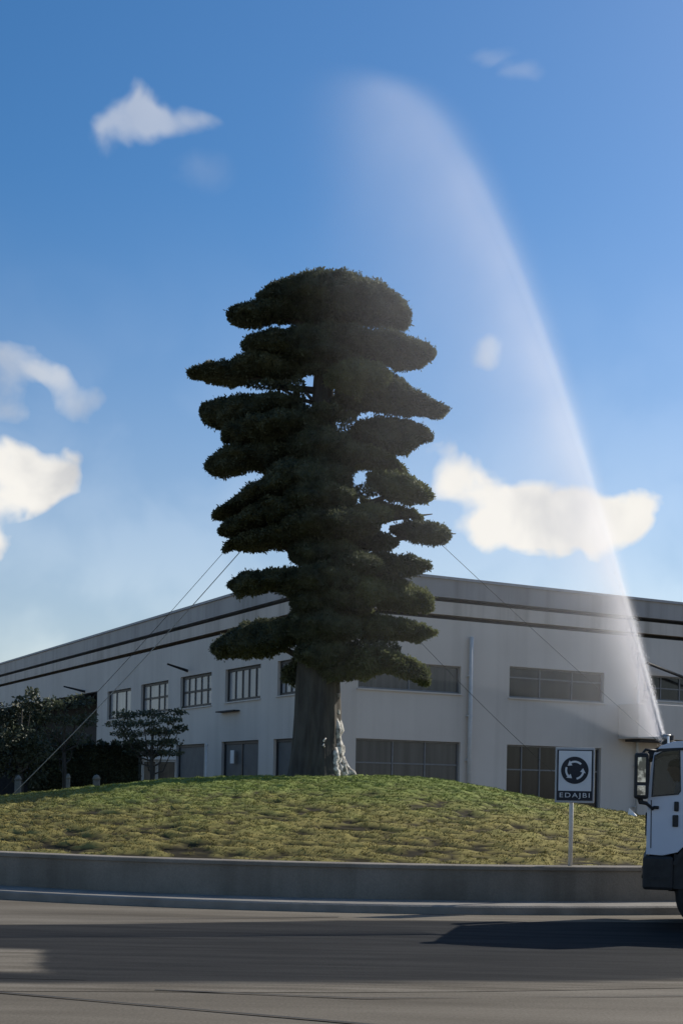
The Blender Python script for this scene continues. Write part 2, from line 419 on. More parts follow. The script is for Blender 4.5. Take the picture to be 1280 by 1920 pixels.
PX = [-14.2, -12, -8.7, -6.1, -4.2, -2.6, -.5, 1.1, 1.8, 3, 4.35, 7.7, 11, 15.2]
PZ = [.6, .86, 1.43, 1.75, 1.98, 2.05, 2.1, 2.14, 2.12, 2.02, 1.75, 1.22, .85, .6]
_xs = np.linspace(-14.2, 15.2, 300); _zs = np.interp(_xs, PX, PZ)
_zs = np.convolve(np.pad(_zs, 12, 'edge'), np.hanning(25) / np.hanning(25).sum(), 'valid')
def mound_base(x, y):
    prof = np.interp(x, _xs, _zs)
    c = np.sqrt(np.maximum(14.4 ** 2 - (x - IC.x) ** 2, 1e-4)); q = np.clip((y - IC.y) / c, -1, 1)
    return .61 + (prof - .61) * (1 - q * q) ** .8
def turf_lump(x, y):
    wx = x + (vnoise(x * .8, y * .8, 40) - .5) * .7; wy = y + (vnoise(x * .8, y * .8, 41) - .5) * .5
    n = fbm(wx * 3.6, wy * 6.4, 5, 3) - .5
    r = np.abs(vnoise(wx * 4.2 + 7, wy * 8.5, 61) - .5) * 2            # crooked seams between the sods
    return n - .26 * np.clip(1 - r / .15, 0, 1)
def mound_z(x, y):
    return mound_base(x, y) + turf_lump(x, y) * .20
nr, na = 190, 520
rr = 14.38 * np.linspace(0, 1, nr) ** .75; aa = np.linspace(0, 2 * np.pi, na, endpoint=False)
RR, AA = np.meshgrid(rr, aa, indexing='ij'); GX = IC.x + RR * np.cos(AA); GY = IC.y + RR * np.sin(AA)
edge = np.clip((14.38 - RR) / .5, 0, 1)
GZ = mound_base(GX, GY) + turf_lump(GX, GY) * .20 * edge
V = np.stack([GX, GY, GZ], -1).reshape(-1, 3)
ii, jj = np.meshgrid(np.arange(nr - 1), np.arange(na), indexing='ij'); j2 = (jj + 1) % na
F = np.stack([ii * na + jj, (ii + 1) * na + jj, (ii + 1) * na + j2, ii * na + j2], -1).reshape(-1, 4)
mound = np_mesh('mound', V, F, 'turf_soil', smooth=True)
tag(mound, kind='structure')
at_ = mound.data.attributes.new('turf', 'FLOAT', 'POINT')
tv = np.clip((turf_lump(GX, GY) + .13) / .14, 0, 1); at_.data.foreach_set('value', tv.ravel().astype(np.float32))

def grass():
    n = 230000
    r = 14.3 * np.sqrt(rng.random(n)); a = rng.random(n) * 2 * np.pi
    x, y = IC.x + r * np.cos(a), IC.y + r * np.sin(a)
    keep = (y < 37.5) & (turf_lump(x, y) > -.05 + rng.normal(0, .03, n)); x, y = x[keep], y[keep]; n = len(x)
    z = mound_base(x, y) + turf_lump(x, y) * .20 * np.clip((14.38 - np.hypot(x - IC.x, y - IC.y)) / .5, 0, 1) - .01
    nb = 4
    x, y, z = (np.repeat(q, nb) for q in (x, y, z)); m = len(x)
    th = rng.random(m) * 2 * np.pi; ln = .015 + .028 * rng.random(m); w = .005 + .005 * rng.random(m)
    lean = .35 + .75 * rng.random(m); x = x + rng.normal(0, .03, m); y = y + rng.normal(0, .03, m)
    ca, sa = np.cos(th), np.sin(th); th2 = rng.random(m) * 2 * np.pi
    A = np.stack([x - ca * w, y - sa * w, z], -1); B = np.stack([x + ca * w, y + sa * w, z], -1)
    T = np.stack([x + np.cos(th2) * ln * lean, y + np.sin(th2) * ln * lean, z + ln], -1)
    V = np.stack([A, B, T], 1).reshape(-1, 3); F = np.arange(3 * m).reshape(-1, 3)
    o = np_mesh('grass', V, F, 'turf_blade')
    q = o.data.attributes.new('turf', 'FLOAT', 'POINT')
    q.data.foreach_set('value', np.repeat(.55 + .45 * rng.random(m), 3).astype(np.float32))
    tag(o, 'short dry olive grass covering the roundabout mound', 'grass', kind='stuff')
grass()

# ================================================================== FACTORY BUILDING
BYAW = math.atan2(.536, 1.0)
BC = at(612, 1480, 57.0); BC.z = 0
bld = empty('factory_building', BC, BYAW)
tag(bld, 'long grey two storey factory building with flat roof and dark grooves behind the tree', 'building')
bx_ = Vector((math.cos(BYAW), math.sin(BYAW), 0)); by_ = Vector((-math.sin(BYAW), math.cos(BYAW), 0))
def on_plane(px, py, org, nrm):
    d = at(px, py, 1.0) - Vector((0, 0, EYE)); t = (org - Vector((0, 0, EYE))).dot(nrm) / d.dot(nrm)
    return Vector((0, 0, EYE)) + d * t
def wr(px, py): p = on_plane(px, py, BC, by_); return (p - BC).dot(bx_), p.z      # front wall: along, height
def wl(px, py): p = on_plane(px, py, BC, bx_); return (p - BC).dot(by_), p.z      # side wall
LR, LL = 42.0, 78.0
ZR = wr(1040, 1104)[1]; ZG1 = wr(1040, 1149)[1]; ZG2 = wr(1040, 1180)[1]; GH = .20
def prect(f, x0, y0, x1, y1):
    """window rectangle from the photo: upper left and lower right corner"""
    a, zt = f(x0, y0); b, zb = f(x1, y1)
    return min(a, b), max(a, b), zb, zt
WIN_R = [(prect(wr, 672, 1236, 863, 1301), 'pane_curtain', [.5], [], 'grey'),
         (prect(wr, 667, 1384, 861, 1470), 'pane_curtain', [.36, .67], [.45], 'grey'),
         (prect(wr, 955, 1249, 1131, 1318), 'pane_dark', [.33, .67], [.66], 'grey'),
         (prect(wr, 950, 1396, 1124, 1520), 'pane_dark', [.17, .36, .55, .78], [.62], 'grey'),
         (prect(wr, 1206, 1265, 1345, 1320), 'pane_dark', [.25, .5, .75], [.5], 'grey')]
WIN_L = [(prect(wl, 521, 1240, 575, 1298), 'pane_pale', [.2, .42, .62, .82], [], 'dark'),
         (prect(wl, 423, 1256, 488, 1309), 'pane_pale', [.2, .4, .58, .78], [], 'dark'),
         (prect(wl, 339, 1270, 396, 1322), 'pane_pale', [.2, .4, .6, .8], [.5], 'dark'),
         (prect(wl, 265, 1284, 315, 1333), 'pane_pale', [.22, .42, .75], [.5], 'dark'),
         (prect(wl, 202, 1297, 245, 1345), 'pane_pale', [.3, .7], [], 'dark'),
         (prect(wl, 513, 1386, 570, 1470), 'shutter', [.5], [], 'dark'),
         (prect(wl, 416, 1391, 483, 1472), 'shutter', [.5], [], 'dark'),
         (prect(wl, 331, 1397, 382, 1474), 'shutter', [], [], 'dark')]
BAY_S0 = wl(183, 1296)[0]; BAY_Z = wl(183, 1296)[1]
BAY = (BAY_S0, BAY_S0 + 30.0, 0.0, BAY_Z)
def wall_sheet(L, H, holes, depth, tr):
    """plane sheet with openings and their reveals; tr(s, d, z) -> local point"""
    ss = sorted({0.0, L} | {h[0] for h in holes} | {h[1] for h in holes}); zs = sorted({0.0, H} | {h[2] for h in holes} | {h[3] for h in holes})
    b = MB()
    for i in range(len(ss) - 1):
        for j in range(len(zs) - 1):
            sc, zc = (ss[i] + ss[i + 1]) / 2, (zs[j] + zs[j + 1]) / 2
            if any(h[0] < sc < h[1] and h[2] < zc < h[3] for h in holes): continue
            b.add([tr(ss[i], 0, zs[j]), tr(ss[i + 1], 0, zs[j]), tr(ss[i + 1], 0, zs[j + 1]), tr(ss[i], 0, zs[j + 1])], [(0, 1, 2, 3)])
    for (a, c, z0, z1) in holes:
        q = [(a, z0), (c, z0), (c, z1), (a, z1)]
        for k in range(4):
            p0, p1 = q[k], q[(k + 1) % 4]
            b.add([tr(p0[0], 0, p0[1]), tr(p1[0], 0, p1[1]), tr(p1[0], depth, p1[1]), tr(p0[0], depth, p0[1])], [(0, 1, 2, 3)])
    return b
TR = lambda s, d, z: (s, d, z)              # front wall: depth runs along +y
TL = lambda s, d, z: (d, s, z)              # side wall: depth runs along +x
def clip0(r): return (r[0], r[1], max(r[2], .35), r[3])
WIN_R = [(clip0(w[0]),) + w[1:] for w in WIN_R]; WIN_L = [(clip0(w[0]),) + w[1:] for w in WIN_L]
wall_sheet(LR, ZG2, [w[0] for w in WIN_R], .32, TR).build('wall', 'wall_paint', bld)
wall_sheet(LL, ZG2, [w[0] for w in WIN_L] + [BAY], .32, TL).build('wall', 'wall_paint', bld)
MB().box(.32, LR, LL - .3, LL, 0, ZG2).build('wall', 'wall_paint', bld)
MB().box(LR - .3, LR, .32, LL - .3, 0, ZG2).build('wall', 'wall_paint', bld)
def lring(z0, z1, inset, name, m):
    MB().box(inset, LR - inset, inset, LL - inset, z0, z1).build(name, m, bld)
lring(ZG2, ZG2 + GH, .45, 'groove', 'groove_dark')
lring(ZG2 + GH, ZG1, -.04, 'band', 'band_paint')
lring(ZG1, ZG1 + GH, .45, 'groove', 'groove_dark')
lring(ZG1 + GH, ZR - .12, -.06, 'fascia', 'fascia_metal')
lring(ZR - .12, ZR, -.14, 'roof_edge', 'roof_sheet')
def window(rect, pm, cols, rows, style, tr):
    a, c, z0, z1 = rect; fm = 'window_frame_' + style; t = .14 if style == 'dark' else .075; D = .2
    fr = MB()
    def bx(b, s0, s1, d0, d1, q0, q1):
        vs = [tr(s, d, z) for z in (q0, q1) for (s, d) in ((s0, d0), (s1, d0), (s1, d1), (s0, d1))]
        b.add(vs, [(3, 2, 1, 0), (4, 5, 6, 7), (0, 1, 5, 4), (1, 2, 6, 5), (2, 3, 7, 6), (3, 0, 4, 7)])
    e = .004
    bx(fr, a + e, a + t, D - .06, D + .06, z0 + e, z1 - e); bx(fr, c - t, c - e, D - .06, D + .06, z0 + e, z1 - e)
    bx(fr, a + t, c - t, D - .06, D + .06, z0 + e, z0 + t); bx(fr, a + t, c - t, D - .06, D + .06, z1 - t, z1 - e)
    w = fr.build('window', fm, bld)
    xs = [a + t] + [a + (c - a) * q for q in cols] + [c - t]; zs = [z0 + t] + [z0 + (z1 - z0) * q for q in rows] + [z1 - t]
    for x in xs[1:-1]:
        b = MB(); bx(b, x - t * .42, x + t * .42, D - .05, D + .05, z0 + t, z1 - t); b.build('mullion', fm, w)
    for z in zs[1:-1]:
        b = MB(); bx(b, a + t, c - t, D - .04, D + .04, z - t * .42, z + t * .42); b.build('transom', fm, w)
    for i in range(len(xs) - 1):
        for j in range(len(zs) - 1):
            b = MB(); bx(b, xs[i] + .005, xs[i + 1] - .005, D - .012, D + .012, zs[j] + .005, zs[j + 1] - .005); b.build('pane', pm, w)
    b = MB(); bx(b, a - .06, c + .06, -.07, .18, z0 - .07, z0 - .004); b.build('sill', 'wall_paint', w)
    return w
for w in WIN_R: window(*w, TR)
for w in WIN_L: window(*w, TL)
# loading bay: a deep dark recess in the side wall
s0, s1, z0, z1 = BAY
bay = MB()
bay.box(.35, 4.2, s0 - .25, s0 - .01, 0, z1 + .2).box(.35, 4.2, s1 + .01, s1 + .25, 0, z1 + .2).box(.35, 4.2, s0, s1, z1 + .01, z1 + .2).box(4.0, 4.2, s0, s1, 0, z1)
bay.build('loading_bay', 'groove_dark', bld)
# canopy over the entrance, rainwater pipes, slanted pipe and brackets
s0, zt = wr(1158, 1321); zb = wr(1158, 1386)[1]
cp = MB().box(s0, s0 + 9.0, -1.5, -.02, zb, zt).build('canopy', 'wall_paint', bld, bevel=.03)
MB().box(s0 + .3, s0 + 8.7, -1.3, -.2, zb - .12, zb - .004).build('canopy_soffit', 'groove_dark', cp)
for px, top, r in ((880, 1195, .10), (1193, 1225, .07)):
    s, z = wr(px, top)
    p = MB().tube([(s, -.16, .05), (s, -.16, z)], r, 10).build('rain_pipe', 'pipe_white', bld, smooth=True)
    for q in (1.2, 3.2, 5.2, 7.0):
        if q < z: MB().box(s - r - .04, s + r + .04, -.20, -.01, q, q + .06).build('pipe_clip', 'pipe_white', p)
p0, p1 = wr(1200, 1245), wr(1300, 1284)
MB().tube([(p0[0], -.5, p0[1]), (p1[0], -.5, p1[1])], .075, 8).tube([(p0[0], -.5, p0[1]), (p0[0], .05, p0[1])], .05, 6).tube([(p1[0], -.5, p1[1]), (p1[0], .05, p1[1])], .05, 6).build('slanted_pipe', 'black_plastic', bld)
for (xa, ya, xb, yb) in ((352, 1258, 314, 1245), (160, 1297, 120, 1287)):
    s, z = wl(xa, ya)
    q = on_plane(xb, yb, BC - bx_ * 1.2, bx_); s2, z2 = (q - BC).dot(by_), q.z
    MB().tube([(.02, s, z), (-1.2, s2, z2)], [.08, .05], 8).build('wall_bracket', 'black_plastic', bld)
s, z = wl(416, 1336); s2, z2 = wl(450, 1331)
MB().box(-.35, -.01, min(s, s2), max(s, s2), z2 - .06, z2).build('lamp_ledge', 'groove_dark', bld)
s, z = wl(436, 1420)
MB().box(-.03, -.004, s - .22, s + .22, z - .3, z + .35).build('notice', 'sign_white', bld)

# ================================================================== THE CLOUD-PRUNED TREE
TY = 34.0
TB = at(597, 1480, TY); TB.z = float(mound_base(np.array(TB.x), np.array(TY))) - .05
tree = empty('pine_tree', TB)
tag(tree, 'tall dark cloud pruned pine with flat layered foliage pads on the mound', 'tree')
def T(px, py, Y=TY): return at(px, py, Y) - TB
ctr = [(592, 1470, .80), (592, 1448, .71), (593, 1400, .63), (595, 1340, .59), (595, 1280, .55), (600, 1180, .52), (606, 1060, .45), (606, 930, .38), (604, 800, .31), (606, 690, .22), (612, 590, .10)]
NS = 44
pts, rads = [], []
for i in range(NS):
    t = i / (NS - 1) * (len(ctr) - 1); k = min(int(t), len(ctr) - 2); f = t - k
    a, b = ctr[k], ctr[k + 1]
    pts.append(T(a[0] + (b[0] - a[0]) * f, a[1] + (b[1] - a[1]) * f)); rads.append(a[2] + (b[2] - a[2]) * f)
def bark_wob(i, t):
    fl = max(0, 1 - i / 9.0)
    return 1 + (.035 + .05 * fl) * math.sin(5 * t + .5 + i * .03) + .035 * math.sin(11 * t + i * .11) + .02 * math.sin(23 * t - i * .2)
trunk = MB().tube(pts, rads, 56, wob=bark_wob).build('trunk', 'bark', tree, smooth=True)
# pale living strips and roots on the right flank of the trunk
for k, (path, r0) in enumerate([([(633, 1300), (634, 1335), (635, 1370), (637, 1402), (642, 1426), (653, 1446), (673, 1461)], .075),
                                ([(630, 1345), (631, 1380), (633, 1415), (638, 1440), (648, 1464)], .085),
                                ([(626, 1405), (628, 1430), (628, 1448), (632, 1466)], .085),
                                ([(641, 1420), (647, 1440), (659, 1463)], .05),
                                ([(609, 1384), (607, 1396), (607, 1402)], .022)]):
    pp = [T(x, y, TY - ((.10, .22, .42, .2, .62)[k])) for x, y in path]
    n = len(pp); rad = [r0 * (.55 + .9 * math.sin(math.pi * min(.9, (i + .6) / n))) for i in range(n)]
    # resample smoothly
    q, rq = [], []
    for i in range(n - 1):
        for f in (0, .33, .66): q.append(pp[i].lerp(pp[i + 1], f) + Vector((random.uniform(-.035, .035), random.uniform(-.06, .06), 0))); rq.append((rad[i] * (1 - f) + rad[i + 1] * f) * random.uniform(.55, 1.35))
    q.append(pp[-1]); rq.append(rad[-1] * .8)
    MB().tube(q, rq, 10).build('root', 'bark_pale', tree, smooth=True)

# outlines of the pads: (x, top, bottom) along each pad, measured on an enlargement of the tree
def ez(x, y): return 319 + x / 1.933, 469 + y / 1.933
OUT = [
    [(318, 166, 172), (340, 140, 235), (400, 108, 255), (490, 84, 275), (545, 64, 282), (620, 70, 285), (720, 98, 282), (800, 142, 290), (850, 196, 292), (868, 235, 250)],
    [(210, 238, 242), (230, 204, 275), (280, 186, 284), (350, 172, 276), (420, 168, 270), (520, 175, 265)],
    [(264, 350, 356), (285, 315, 392), (350, 290, 410), (450, 275, 432), (560, 270, 440), (660, 290, 420)],
    [(540, 285, 420), (640, 272, 412), (760, 288, 425), (850, 304, 442), (915, 335, 428), (956, 372, 382)],
    [(68, 438, 445), (88, 424, 470), (160, 398, 490), (235, 394, 503), (300, 366, 478), (400, 355, 490), (520, 370, 445)],
    [(565, 455, 480), (620, 402, 525), (690, 384, 548), (760, 410, 525), (800, 445, 490)],
    [(590, 535, 565), (690, 472, 588), (780, 438, 595), (830, 452, 595), (900, 508, 602), (970, 550, 615), (1003, 572, 585)],
    [(112, 578, 590), (128, 555, 628), (200, 525, 668), (300, 514, 640), (390, 508, 608), (470, 548, 575)],
    [(192, 650, 700), (212, 610, 705), (300, 588, 728), (400, 580, 712), (480, 572, 705), (575, 580, 690)],
    [(132, 772, 800), (148, 750, 818), (200, 708, 832), (300, 684, 806), (360, 690, 822), (420, 700, 775), (470, 700, 745)],
    [(650, 655, 690), (690, 612, 728), (760, 600, 742), (860, 608, 748), (905, 630, 700), (946, 668, 690)],
    [(545, 730, 812), (640, 705, 808), (720, 702, 800), (800, 738, 806), (852, 795, 816)],
    [(715, 800, 860), (800, 800, 912), (860, 812, 926), (920, 848, 918), (950, 888, 902)],
    [(160, 962, 975), (205, 935, 980), (290, 850, 965), (360, 812, 945), (440, 768, 930), (560, 735, 915), (660, 760, 880)],
    [(180, 1012, 1030), (195, 995, 1042), (240, 965, 1044), (350, 895, 1010), (450, 885, 1010), (560, 900, 1000)],
    [(198, 1078, 1090), (228, 1042, 1088), (290, 1012, 1102), (350, 1000, 1092), (450, 985, 1082), (580, 990, 1120)],
    [(690, 890, 968), (800, 918, 980), (880, 940, 984), (912, 964, 974)],
    [(800, 1000, 1022), (870, 980, 1062), (950, 980, 1080), (1000, 1008, 1064), (1012, 1032, 1046)],
    [(580, 990, 1090), (700, 1008, 1094), (780, 1024, 1098), (824, 1052, 1076)],
    [(690, 1095, 1150), (800, 1098, 1172), (880, 1106, 1184), (942, 1138, 1152)],
    [(214, 1212, 1228), (236, 1186, 1256), (262, 1164, 1266), (350, 1154, 1240), (430, 1146, 1240), (520, 1150, 1255)],
    [(670, 1180, 1280), (760, 1172, 1300), (850, 1188, 1316), (920, 1228, 1324), (952, 1266, 1306)],
    [(154, 1436, 1450), (178, 1405, 1484), (270, 1344, 1492), (340, 1328, 1486), (400, 1332, 1462), (500, 1330, 1405)],
    [(630, 1325, 1410), (740, 1312, 1416), (840, 1326, 1416), (900, 1348, 1424), (962, 1382, 1392)],
    [(620, 1440, 1560), (700, 1432, 1556), (780, 1440, 1535), (870, 1478, 1555), (932, 1520, 1578)],
    [(412, 1520, 1560), (450, 1470, 1575), (500, 1460, 1545)]]
SPARSE = {24, 25}
# fuller middle of the crown, round the stem: x, y, half width, half height (photo), depth offset (m)
MID = [(612, 640, 80, 40, .5), (600, 838, 64, 36, -.5), (560, 900, 62, 36, -.9), (600, 935, 70, 32, -1.1), (620, 985, 95, 30, -.9), (608, 1040, 68, 32, -.6), (612, 1090, 78, 30, -.8),
       (622, 1130, 80, 34, -.5), (614, 1180, 66, 34, -.7), (606, 1226, 54, 32, -.6), (690, 1090, 50, 22, .9), (560, 960, 80, 24, 1.2), (640, 1150, 60, 26, 1.1), (665, 1060, 56, 22, -.9),
       (690, 965, 46, 20, -.8), (545, 860, 44, 26, .7), (570, 1170, 32, 34, -.4), (672, 1110, 50, 28, -.8), (545, 796, 34, 12, -.6), (648, 738, 20, 22, .7), (600, 668, 62, 20, -.4),
       (560, 1100, 40, 28, -.5), (650, 850, 40, 18, -.6), (630, 1258, 34, 20, -.5), (560, 830, 36, 22, .9),
       # thin sprays near the stem that let the sky through
       (556, 722, 13, 15, -.4), (630, 708, 22, 20, -.5), (520, 752, 12, 14, .3), (604, 770, 36, 13, -.6), (648, 792, 22, 20, -.4), (590, 692, 26, 9, -.5), (558, 752, 10, 22, -.3), (690, 920, 24, 12, -.6), (505, 722, 44, 7, -.2), (640, 775, 30, 16, .4), (730, 1075, 40, 12, -.4), (700, 1215, 50, 14, -.4)]

def leaf_quads(P, out, size, asp, flat):
    """one bent-less leaf quad per point; out: outward directions"""
    n = len(P)
    d = out + rng.normal(0, .75, (n, 3)); d /= np.linalg.norm(d, axis=1, keepdims=True) + 1e-9
    s = np.cross(d, rng.normal(0, 1, (n, 3))); s /= np.linalg.norm(s, axis=1, keepdims=True) + 1e-9
    L = size * (.6 + .8 * rng.random((n, 1))); W = L * asp
    a = P - s * W * .35; b = P + s * W * .35; m1 = P + d * L * .55 + s * W * .5; m2 = P + d * L * .55 - s * W * .5; t = P + d * L
    V = np.stack([P - d * L * .05, m1, t, m2], 1)
    return V.reshape(-1, 3)

def foliage(name, surf, area, parent, mname, loc, sparse=False, leaf=.075, per=1900, nt_=26, nj=30):
    """needles over a pad surface surf(t, phi, shrink), with the dense twiggy body of the pad beneath them"""
    n = int(per * area * (1.3 if sparse else 1)) + 250
    t = rng.random(n); phi = rng.random(n) * 2 * np.pi
    shrink = (.25 + .8 * rng.random(n) ** .5) if sparse else 1 - .12 * rng.random(n) ** 1.5
    P = surf(t, phi, shrink); C = surf(t, phi, shrink * 0)
    out = P - C; out /= np.linalg.norm(out, axis=1, keepdims=True) + 1e-6
    edge_x = (t - .5) * 1.6; out[:, 0] += np.where(np.abs(edge_x) > .5, edge_x, 0)
    sprig = rng.random(n) < .05
    P = P + out * (sprig * rng.random(n) * .09)[:, None]
    V = leaf_quads(P, out, leaf * (1.3 if sparse else 1), .40, 0); F = np.arange(len(V)).reshape(-1, 4)
    if not sparse:
        TT, PH = np.meshgrid(np.linspace(0, 1, nt_), np.linspace(0, 2 * np.pi, nj, endpoint=False), indexing='ij')
        cv = surf(TT.ravel(), PH.ravel(), np.full(TT.size, .95))
        cf = [(i * nj + j, i * nj + (j + 1) % nj, (i + 1) * nj + (j + 1) % nj, (i + 1) * nj + j) for i in range(nt_ - 1) for j in range(nj)]
        F = np.concatenate([F, np.array(cf) + len(V)]); V = np.concatenate([V, cv])
    o = np_mesh(name, V, F, mname, parent); o.location = loc
    return o
def lumpy(x, y, z, sd):
    return 1 + .20 * (vnoise(x * 2.1 + z * 1.3 + sd, y * 2.1 + sd, 3) - .5) * 2 + .16 * (vnoise(x * 5.5 + sd, y * 5.5 + z * 4, 5) - .5) * 2
def limb_to(c, r):
    tr_ = min(range(NS), key=lambda i: abs(pts[i].z - (c.z - .35)))
    a = pts[tr_]; a = a + (Vector((c.x, c.y, a.z)) - a) * .04
    m1 = a.lerp(c, .4) + Vector((0, 0, -.06)); m2 = a.lerp(c, .75) + Vector((0, 0, .02))
    MB().tube([a, m1, m2, c, c + (c - m2) * .9], [r, r * .8, r * .6, r * .4, r * .12], 8).build('limb', 'bark', tree, smooth=True)
for k, ol in enumerate(OUT):
    Y = TY + (0 if k == 0 else random.uniform(-.45, .35) - (.7 if k == 5 else 0))
    top = [T(*ez(x, a_), Y) for x, a_, _ in ol]; bot = [T(*ez(x, b_), Y) for x, _, b_ in ol]
    c = (top[len(ol) // 2] + bot[len(ol) // 2]) / 2
    xs = np.array([(p.x + q.x) / 2 - c.x for p, q in zip(top, bot)]); zt_ = np.array([p.z - c.z for p in top]); zb_ = np.array([p.z - c.z for p in bot])
    ln = xs[-1] - xs[0]; sd = random.uniform(0, 90)
    te = (c.z + TB.z - EYE) / Y                       # how steeply one looks up at the pad: its depth shows as height
    hm = float(np.mean(zt_ - zb_)) / 2; D = max(min(.34 * ln if k else 1.7, .78 * hm / te), .32)
    mid_, ha = (zt_ + zb_) / 2, np.maximum((zt_ - zb_) / 2 - .045, .01)
    dp = D * te * np.sqrt(np.clip(1 - (2 * (xs - xs[0]) / ln - 1) ** 2, 0, 1)) ** .8
    hs_ = np.sqrt(np.maximum(ha ** 2 - dp ** 2, (.42 * ha) ** 2)) * .93; zt_, zb_ = mid_ + hs_, mid_ - hs_
    def surf(t, phi, sh, xs=xs, zt_=zt_, zb_=zb_, ln=ln, D=D, sd=sd):
        x = xs[0] + ln * t
        jag = (vnoise(x * 6 + sd, x * 0 + .5, 21) - .5) * .09 + (vnoise(x * 17 + sd, x * 0 + 3.5, 22) - .5) * .07
        jag2 = (vnoise(x * 5 + sd, x * 0 + 7.5, 23) - .5) * .12 + (vnoise(x * 15 + sd, x * 0 + 9.5, 24) - .5) * .09
        up, lo = np.interp(x, xs, zt_) + jag, np.interp(x, xs, zb_) + jag2
        lo = np.minimum(lo, up - .03)
        zc_, zh = (up + lo) / 2, (up - lo) / 2
        dep = D * np.sqrt(np.maximum(1 - (2 * t - 1) ** 2, .004)) ** .8
        y = np.cos(phi); y = np.sign(y) * np.abs(y) ** .8
        kk = np.where(np.abs(np.sin(phi)) > .93, 1.0, lumpy(x, y * dep, np.sin(phi), sd))
        return np.stack([x, y * dep * kk * sh, zc_ + zh * np.sin(phi) * np.minimum(kk, 1.06) * sh], -1)
    hmean = float(np.mean(zt_ - zb_))
    sparse = k in SPARSE
    mn_ = 'needles_lit' if k in (5, 11, 12, 16, 21, 23, 24) else 'needles'
    foliage('foliage_pad', surf, ln * (2 * D + 2 * hmean) * (1.6 if sparse else 1), tree, mn_, c, sparse)
    if k not in (0, 25): limb_to(c + Vector((0, 0, -hmean * .1)), .05 if sparse else .10)
for k, (px, py, hx, hy, dy_) in enumerate(MID):
    Y = TY + dy_; c = T(px, py, Y); rx, rz = hx * Y / FPX, hy * Y / FPX; sd = random.uniform(0, 90)
    te = (c.z + TB.z - EYE) / Y; ry = min(rx * .8, .8 * rz / te); rz = math.sqrt(max(rz ** 2 - (ry * te) ** 2, (.5 * rz) ** 2)); rx *= .95
    def surf(t, phi, sh, rx=rx, ry=ry, rz=rz, sd=sd):
        q = np.sqrt(np.maximum(1 - (2 * t - 1) ** 2, .002)); x = rx * (2 * t - 1)
        y, z = np.cos(phi), np.sin(phi)
        kk = lumpy(x, y, z, sd) * (1 + .3 * (vnoise(x * 6 + sd, y * 3 + z * 3, 31) - .5))
        return np.stack([x, y * ry * q * kk * sh, np.where(z > 0, z, z * .8) * rz * q * kk * sh], -1)
    foliage('foliage_pad', surf, 2 * rx * (2 * ry + 2 * rz) * (.30 if k >= 25 else 1), tree, 'needles_lit' if k in (12, 17, 14) else 'needles', c, k >= 25)
    if abs(px - 606) > 45: limb_to(c, .06)

# guy wires
def anchor(x, y): return Vector((x, y, float(mound_base(np.array(x), np.array(y))) - .03))
def wire(a, b, label, m='wire_steel', r=.0065):
    b_ = MB(); n = 14; pp = []
    for i in range(n + 1):
        t = i / n; p = a.lerp(b, t); p.z -= .12 * math.sin(math.pi * t); pp.append(p)
    o = b_.tube(pp, r, 6).build('guy_wire', m, smooth=True)
    tag(o, label, 'wire', 'guy wires staying the tall tree')
wire(at(449, 1036, 33.8), at(22, 1492, 33.6), 'pale guy wire slanting down across the dark shrubs at far left', 'wire_pale', .011)
wire(at(424, 1030, 34.0), anchor(-9.6, 36.5), 'outer of the two left guy wires, crossing the sky above the roof')
wire(at(828, 1022, 34.0), anchor(11.2, 35.0), 'right guy wire from the lowest long pad crossing the sky and roof edge')
wire(at(765, 1180, 33.9), anchor(6.4, 33.5), 'lower right guy wire crossing the grey wall beside the rain pipe')

# ================================================================== TREES AND THINGS AT THE SIDE WALL
def bush_tree(name, px, ptop, pbase_w, Y, label, mname, clumps, leaf=.17, dens=1.0, group='trees at the side wall', layered=False, seed=1):
    """trunk, limbs and a crown of leaf clumps; clumps: (px, py, half width, half height) in the photo"""
    r_ = random.Random(seed)
    base = at(px, 1480, Y); base.z = 0
    t = empty(name, base); tag(t, label, 'tree', group)
    tops = at(px, ptop, Y) - base
    MB().tube([(0, 0, -.05), (.05, .02, tops.z * .3), (-.04, 0, tops.z * .6), (.03, 0, tops.z * .92)], [.16, .12, .08, .02], 8).build('trunk', 'bark', t, smooth=True)
    Vs, Fs, off = [], [], 0
    for (cx, cy_, hw, hh) in clumps:
        Yc = Y + r_.uniform(-.9, .9); c = at(cx, cy_, Yc) - base; rx, rz = hw * Yc / FPX, hh * Yc / FPX; ry = max(rx * .8, .4)
        n = int(900 * dens * max(rx * rz, rx * ry * .6)) + 80
        d = rng.normal(0, 1, (n, 3)); d /= np.linalg.norm(d, axis=1, keepdims=True)
        rad = rng.random((n, 1)) ** .45; P = d * rad * np.array([rx, ry, rz]) * (1 + .25 * rng.normal(0, .5, (n, 1))) + np.array(c)
        dd = d.copy(); dd[:, 2] = dd[:, 2] * .4 - .1
        v = leaf_quads(P, dd, leaf, .5, 0); Vs.append(v); Fs.append(np.arange(len(v)).reshape(-1, 4) + off); off += len(v)
        MB().tube([(0, 0, min(c.z * .7, tops.z * .6)), tuple(c * .6 + Vector((0, 0, c.z * .15))), tuple(c)], [.05, .035, .012], 6).build('limb', 'bark', t)
    np_mesh('crown', np.concatenate(Vs), np.concatenate(Fs), mname, t)
    return t
bush_tree('leafy_tree', 38, 1312, 0, 58, 'dense dark leafy tree at the far left edge beside the factory bay', 'leaf_dark',
          [(15, 1345, 30, 26), (50, 1350, 34, 26), (30, 1390, 44, 34), (60, 1405, 36, 30), (20, 1430, 40, 30), (55, 1445, 36, 30), (36, 1322, 10, 16), (60, 1318, 18, 14), (0, 1400, 20, 40)], dens=1.2, seed=2)
